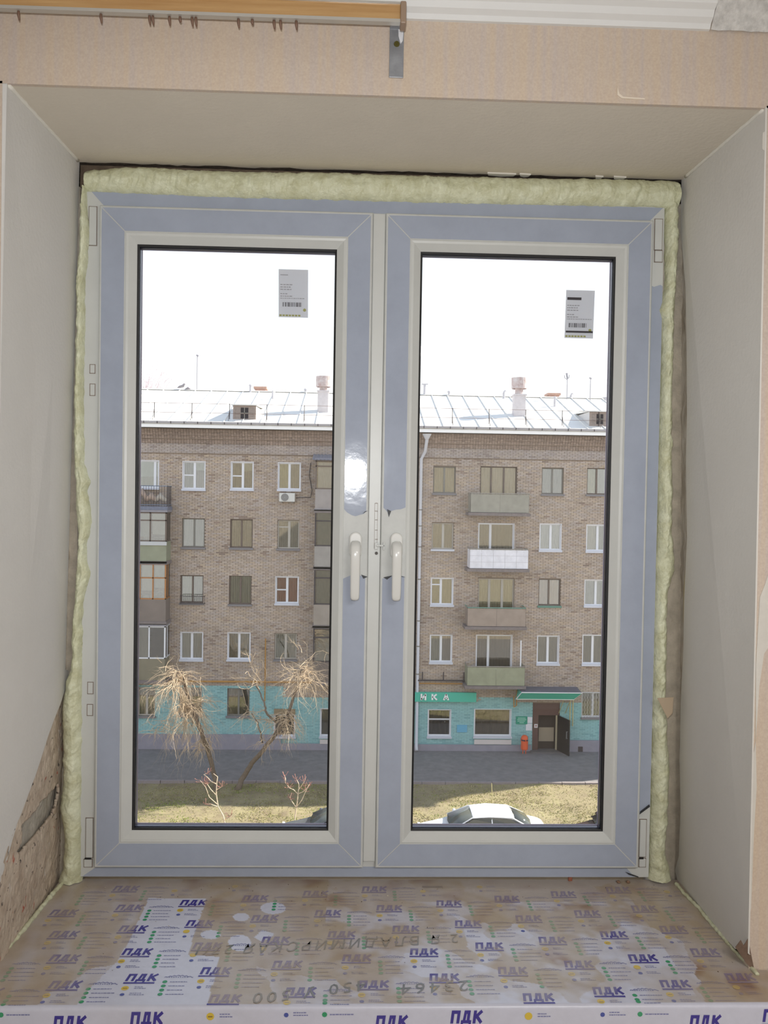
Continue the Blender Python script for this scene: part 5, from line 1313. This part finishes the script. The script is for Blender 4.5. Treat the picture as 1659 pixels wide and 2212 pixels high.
vs = []; n = 18
pr_ = [(.20, rr * .86), (.24, rr), (.62, rr), (.64, rr)]
m = MB(); 
for zz, q in pr_:
    for k in range(n): vs.append((x + q * math.cos(6.2832 * k / n), yc + q * math.sin(6.2832 * k / n), GZ + zz))
m.add(vs, [(i * n + k, i * n + (k + 1) % n, (i + 1) * n + (k + 1) % n, (i + 1) * n + k) for i in range(3) for k in range(n)] + [tuple(range(n))]); m.build('drum', ORG, bin_, smooth=False)
m = MB(); vs = []
for zz, q in ((.70, rr), (.78, rr * .95), (.84, rr * .8), (.88, rr * .5), (.895, .01)):
    for k in range(n): vs.append((x + q * math.cos(6.2832 * k / n), yc + q * math.sin(6.2832 * k / n), GZ + zz))
m.add(vs, [(i * n + k, i * n + (k + 1) % n, (i + 1) * n + (k + 1) % n, (i + 1) * n + k) for i in range(4) for k in range(n)]); m.build('dome', ORG, bin_, smooth=True)
m = MB()
for k in (3, 8, 14): t = 6.2832 * k / n; m.tube([(x + rr * .95 * math.cos(t), yc + rr * .95 * math.sin(t), GZ + .6), (x + rr * .95 * math.cos(t), yc + rr * .95 * math.sin(t), GZ + .72)], .025, 5)
m.build('hood_posts', ORG, bin_)
MB().tube([(x, yc, GZ + .55), (x, yc, GZ + .69)], rr * .8, 14).build('inner_liner', cur((60, 56, 80)), bin_)
for k in (-1, 1): MB().tube([(x + k * .07, yc, GZ), (x + k * .07, yc, GZ + .22)], .02, 6).build('leg', ORG, bin_)

# ---- trees
def gv(px, py, y): return A(px, py, y)
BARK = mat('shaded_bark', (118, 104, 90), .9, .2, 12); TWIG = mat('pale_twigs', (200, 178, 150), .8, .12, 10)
def twig(mb, p, d, L, r, rr, droop, depth=0, curl=.5):
    pts = [p]; q = p.copy(); d = d.normalized(); n = max(3, int(L / .16)); rad = [r]
    for i in range(n):
        d = (d + Vector((rr.uniform(-curl, curl) * .5, rr.uniform(-curl, curl) * .5, rr.uniform(-curl, curl) * .4 - droop * (.5 + i / n)))).normalized()
        q = q + d * (L / n); pts.append(q.copy()); rad.append(r * (1 - .75 * (i + 1) / n))
        if depth < 2 and rr.random() < (.42 if depth == 0 else .25):
            dd = (d + Vector((rr.uniform(-1, 1), rr.uniform(-1, 1), rr.uniform(-.6, .5)))).normalized()
            twig(mb, q.copy(), dd, L * rr.uniform(.3, .55), rad[-1] * .8, rr, droop * .8, depth + 1, curl)
    mb.tube(pts, rad, 4, cap=False)
def tree(base_px, limbs, heads, lab, seed, y):
    rr = random.Random(seed); t = empty('pollarded_tree'); T(t, lab, 'tree')
    for k, (pts, ra, rb_) in enumerate(limbs):
        P_ = []
        for i, (px, py) in enumerate(pts):
            p = gv(px, py, y + .0 + (.25 * math.sin(i * 1.3 + k) if not (k == 0 and i == 0) else 0)); P_.append(p)
        if k == 0: P_[0].z = GZ - .05
        # subdivide for gentle bends
        Q = []; 
        for i in range(len(P_) - 1):
            for s in range(4): Q.append(P_[i].lerp(P_[i + 1], s / 4) + Vector((rr.uniform(-1, 1), rr.uniform(-1, 1), 0)) * .02)
        Q.append(P_[-1]); rad = [ra + (rb_ - ra) * i / (len(Q) - 1) for i in range(len(Q))]
        MB().tube(Q, rad, 9).build('trunk' if k == 0 else 'limb', BARK, t, smooth=True)
    mb = MB()
    for (px, py, n, L0, L1, dr, up_) in heads:
        c = gv(px, py, y)
        for _ in range(int(n * 1.25)):
            a = rr.uniform(0, 6.28); el = rr.uniform(-.5, up_)
            dd = Vector((math.cos(a), math.sin(a) * .8, el))
            p = c + Vector((rr.uniform(-.25, .25), rr.uniform(-.2, .2), rr.uniform(-.25, .25)))
            twig(mb, p, dd, rr.uniform(L0, L1) * 1.2, rr.uniform(.008, .015), rr, dr * .8, 0, 1.0)
    mb.build('twigs', TWIG, t, kind='stuff')
    return t
yt = onz(512, 1706, GZ).y
tree(None, [([(512, 1706), (525, 1678), (545, 1648), (570, 1618), (594, 1588), (622, 1545)], .12, .07), ([(622, 1545), (635, 1505), (645, 1470), (652, 1445)], .07, .03), ([(567, 1604), (563, 1585), (556, 1560), (543, 1540)], .04, .02), ([(596, 1560), (575, 1540), (571, 1518), (563, 1500), (552, 1478)], .05, .02)],
     [(652, 1455, 46, .6, 1.7, .20, .7), (648, 1475, 22, .5, 1.2, .3, .3), (618, 1548, 40, .5, 1.3, .42, .3), (606, 1575, 22, .4, 1.0, .35, .4), (556, 1482, 14, .5, 1.6, .02, 1.6), (545, 1545, 12, .5, 1.3, .16, .4), (575, 1545, 12, .4, 1.0, .2, .4), (640, 1400, 3, .5, .9, -.1, 2.5), (548, 1430, 4, .5, .9, -.1, 2.2), (575, 1600, 8, .4, .9, .5, .2)],
     'leaning leafless tree with tufted twigs at the right of the left pane', 5, yt)
yt2 = onz(470, 1708, GZ).y
tree(None, [([(470, 1708), (463, 1675), (452, 1630), (438, 1590), (422, 1545), (408, 1510)], .11, .07), ([(408, 1510), (402, 1485), (396, 1462)], .09, .04), ([(422, 1555), (412, 1520), (398, 1500)], .05, .03)],
     [(385, 1462, 50, .6, 1.8, .26, .5), (370, 1480, 24, .6, 1.6, .34, .3), (398, 1525, 52, .6, 2.1, .33, .4), (415, 1555, 26, .5, 1.4, .45, .2), (440, 1605, 30, .4, .9, .5, .3), (345, 1570, 16, .5, 1.2, .3, .3), (430, 1520, 14, .5, 1.3, .2, .5), (352, 1440, 4, .3, .7, 0, 1.5)],
     'drooping leafless tree with dense pale twigs at the left of the left pane', 9, yt2)
SAP = mat('sunlit_sapling_bark', (226, 204, 176), .8, .1, 10); RED = mat('reddish_buds', (164, 116, 104), .8)  # sunlight is put into the near-white sapling bark colour
def sapling(stem, branches, y, lab, seed):
    t = empty('sapling'); T(t, lab, 'sapling'); rr = random.Random(seed)
    P_ = [gv(px, py, y) for px, py in stem]; gp_ = gv(stem[0][0] + 4, stem[0][1] + 4, y); P_ = [Vector((gp_.x + .1, y, GZ - .02))] + P_
    MB().tube(P_, [.035] + [.03 - .018 * i / (len(P_) - 1) for i in range(1, len(P_))], 6).build('stem', SAP, t, smooth=True)
    bud = MB()
    for br in branches:
        Q = [gv(px, py, y + rr.uniform(-.1, .1)) for px, py in br]
        MB().tube(Q, [.018 - .011 * i / (len(Q) - 1) for i in range(len(Q))], 5).build('branch', SAP, t, smooth=True)
        for _ in range(7):
            p = Q[-1].lerp(Q[-2], rr.random()); dd = Vector((rr.uniform(-1, 1), rr.uniform(-1, 1), rr.uniform(-.2, 1))).normalized()
            bud.tube([p, p + dd * .12, p + dd * .2 + Vector((0, 0, .03))], [.008, .006, .012], 4)
    bud.build('budding_twigs', RED, t, kind='stuff'); return t
sapling([(486, 1780), (482, 1762), (471, 1742), (467, 1715), (468, 1692), (470, 1678), (461, 1671)],
        [[(470, 1738), (452, 1722), (444, 1700), (432, 1685)], [(467, 1718), (455, 1705), (447, 1693), (436, 1690)], [(468, 1694), (456, 1688), (447, 1678), (440, 1673), (450, 1670)], [(469, 1742), (455, 1737), (444, 1738)], [(468, 1706), (478, 1700), (482, 1698)], [(484, 1772), (493, 1766), (500, 1763)]],
        30.6, 'sapling coloured sunlit white with reddish buds, nearer the left frame', 2)
sapling([(635.5, 1780), (638, 1758), (642, 1732), (644, 1712), (646, 1695)],
        [[(640, 1745), (652, 1728), (660, 1710), (668, 1694)], [(643, 1715), (634, 1706), (625, 1702), (616, 1690)], [(646, 1705), (645, 1692), (640, 1683)], [(647, 1704), (655, 1692), (660, 1682)], [(638, 1742), (630, 1730), (626, 1722)], [(616, 1691), (617, 1682), (615, 1677)], [(643, 1715), (655, 1710), (667, 1699)]],
        30.6, 'sapling coloured sunlit white with reddish buds, beside the dark car roof', 3)
c = onz(1063, 1740, GZ); T(MB().tube([(c.x, c.y, GZ - .05), (c.x - .02, c.y, GZ + .5), (A(1062, 1692, c.y).x, c.y, A(1062, 1692, c.y).z)], .016, 6).build('stake', mat('stake_wood', (196, 184, 140), .8)), 'thin pale stake in the lawn behind the white car', 'stake')
# faint treetop beyond the roof
t = empty('bare_tree'); T(t, 'bare treetop far beyond the roof at the left edge', 'tree'); rr = random.Random(8); mb = MB(); yq = 62
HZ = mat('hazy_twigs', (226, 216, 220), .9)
MB().tube([(A(310, 800, yq).x, yq, GZ), (A(312, 870, yq).x, yq, A(312, 870, yq).z), (A(318, 820, yq).x, yq, A(318, 820, yq).z)], [.3, .16, .05], 8).build('trunk', HZ, t)
for _ in range(60):
    px = rr.uniform(292, 362); pb = rr.uniform(840, 875); c = A(px, pb, yq + rr.uniform(-2, 2)); twig(mb, c, Vector((rr.uniform(-.6, .6), rr.uniform(-.4, .4), 1.2)), rr.uniform(1.2, 2.9) * (1.3 if px < 335 else .8), .022, rr, -.05)
mb.build('twigs', HZ, t, kind='stuff')

# ---- cars
def car(xc, yc, col, lab, name='car', dark=False, L=4.45):
    t = empty(name); T(t, lab, 'car')
    PAINT = mat('car_paint_%d' % col[0], col, .25, spec=.6); GL = mat('car_glass', (84, 88, 84), .08, spec=.8)
    # side profile: (x, z) front (left) to rear; body and cabin are one lofted shell
    st = [(-L / 2, .45, .62, .62), (-L / 2 + .06, .30, .74, .74), (-L / 2 + .5, .22, .80, .80), (-1.25, .22, .90, .84), (-.98, .22, 1.00, .86), (-.30, .22, 1.00, .87), (.35, .22, 1.01, .87), (1.00, .22, 1.02, .87), (1.38, .22, 1.04, .86), (1.75, .24, 1.0, .84), (L / 2 - .07, .34, .93, .76), (L / 2, .45, .84, .66)]
    vs = []; m = MB()
    for x, zl, zh_, hw in st:
        for yy, zz in ((-hw * .86, zl), (-hw, zl + .12), (-hw, (zl + zh_) / 2), (-hw * .96, zh_ - .10), (-hw * .84, zh_), (0, zh_ + .035), (hw * .84, zh_), (hw * .96, zh_ - .10), (hw, (zl + zh_) / 2), (hw, zl + .12), (hw * .86, zl)):
            vs.append((xc + x, yc + yy, GZ + zz))
    K = 11; fs = [(i * K + k, i * K + k + 1, (i + 1) * K + k + 1, (i + 1) * K + k) for i in range(len(st) - 1) for k in range(K - 1)] + [(i * K + K - 1, i * K, (i + 1) * K, (i + 1) * K + K - 1) for i in range(len(st) - 1)]
    fs += [tuple(range(K)), tuple((len(st) - 1) * K + k for k in range(K))]
    m.add(vs, fs); o = m.build('body', PAINT, t, smooth=True); o.modifiers.new('s', 'SUBSURF').render_levels = 2
    # cabin: roof + pillars, glass inset
    roofp = [(-.42, 1.385, .50), (-.25, 1.425, .555), (.15, 1.45, .575), (.60, 1.445, .575), (.92, 1.40, .56), (1.05, 1.355, .51)]
    m = MB(); vs = []
    for x, zz, hw in roofp:
        for yy, dz in ((-hw - .05, -.07), (-hw, -.02), (-hw * .6, .012), (0, .022), (hw * .6, .012), (hw, -.02), (hw + .05, -.07)): vs.append((xc + x, yc + yy, GZ + zz + dz))
    K = 7; m.add(vs, [(i * K + k, i * K + k + 1, (i + 1) * K + k + 1, (i + 1) * K + k) for i in range(len(roofp) - 1) for k in range(K - 1)])
    o = m.build('roof_panel', PAINT, t, smooth=True); sm = o.modifiers.new('s', 'SOLIDIFY'); sm.thickness = .03; o.modifiers.new('b', 'SUBSURF').render_levels = 2
    def P3(x, y, z): return (xc + x, yc + y, GZ + z)
    g = MB()
    fl, fr, rl, rrr = P3(-.40, -.50, 1.35), P3(-.40, .50, 1.35), P3(1.04, -.51, 1.33), P3(1.04, .51, 1.33)
    m = MB(); m.add([P3(-1.12, -.70, 1.00), P3(-1.20, 0, 1.03), P3(-1.12, .70, 1.00), fr, P3(-.43, 0, 1.40), fl], [(0, 1, 4, 5), (1, 2, 3, 4)]); o = m.build('windscreen', GL, t, smooth=True); o.modifiers.new('s', 'SOLIDIFY').thickness = .02
    m = MB(); m.add([P3(1.60, -.66, 1.05), P3(1.66, 0, 1.08), P3(1.60, .66, 1.05), rrr, P3(1.08, 0, 1.375), rl], [(0, 1, 4, 5), (1, 2, 3, 4)]); o = m.build('rear_window', GL, t, smooth=True); o.modifiers.new('s', 'SOLIDIFY').thickness = .02
    for s in (-1, 1):
        m = MB(); m.add([P3(-.98, s * .735, .99), P3(-.40, s * .60, 1.31), P3(.20, s * .625, 1.365), P3(.90, s * .61, 1.32), P3(1.36, s * .70, 1.02)], [(0, 1, 2, 3, 4)]); o = m.build('side_window', GL, t); o.modifiers.new('s', 'SOLIDIFY').thickness = .02
        m = MB()
        m.tube([P3(-1.14, s * .735, .99), P3(-.42, s * .57, 1.345), P3(.2, s * .615, 1.40), P3(.95, s * .59, 1.36), P3(1.58, s * .70, 1.04)], [.022, .024, .02, .024, .03], 6); m.tube([P3(.26, s * .72, 1.0), P3(.24, s * .62, 1.37)], .022, 5)
        m.build('pillar', PAINT, t, smooth=True)
        m = MB(); m.tube([P3(-.86, s * .84, 1.0), P3(-.86, s * .96, 1.03), P3(-.86, s * 1.0, 1.06)], [.03, .07, .05], 8); m.build('wing_mirror', PAINT, t, smooth=True)
        for x in (-1.35, 1.35):
            m = MB(); m.tube([P3(x, s * .66, .31), P3(x, s * .86, .31)], .31, 22); m.build('wheel', RUBBER, t)
            m = MB(); m.tube([P3(x, s * .86, .31), P3(x, s * .875, .31)], .19, 16); m.build('hubcap', STEEL, t)
    m = MB()
    for s in (-1, 1): m.box(xc - L / 2 + .03, xc - L / 2 + .12, yc + s * .45 - .16, yc + s * .45 + .16, GZ + .60, GZ + .74)
    m.build('headlights', mat('lamp_glass', (210, 212, 216), .1), t, kind='stuff')
    return t
yc_ = 28.75
car(Xp(1058, 1745, 28.95) - .3, yc_, (238, 238, 240), 'white sedan parked along the lawn, roof in full sun')
car(Xp(1058, 1745, 28.95) - .3 - 4.75, yc_, (96, 100, 104), 'dark grey car, only its roof showing at the foot of the left pane')
car(Xp(1058, 1745, 28.95) - .3 + 5.1, yc_ - .25, (70, 54, 52), 'dark maroon car, only its roof showing at the lower right of the right pane')
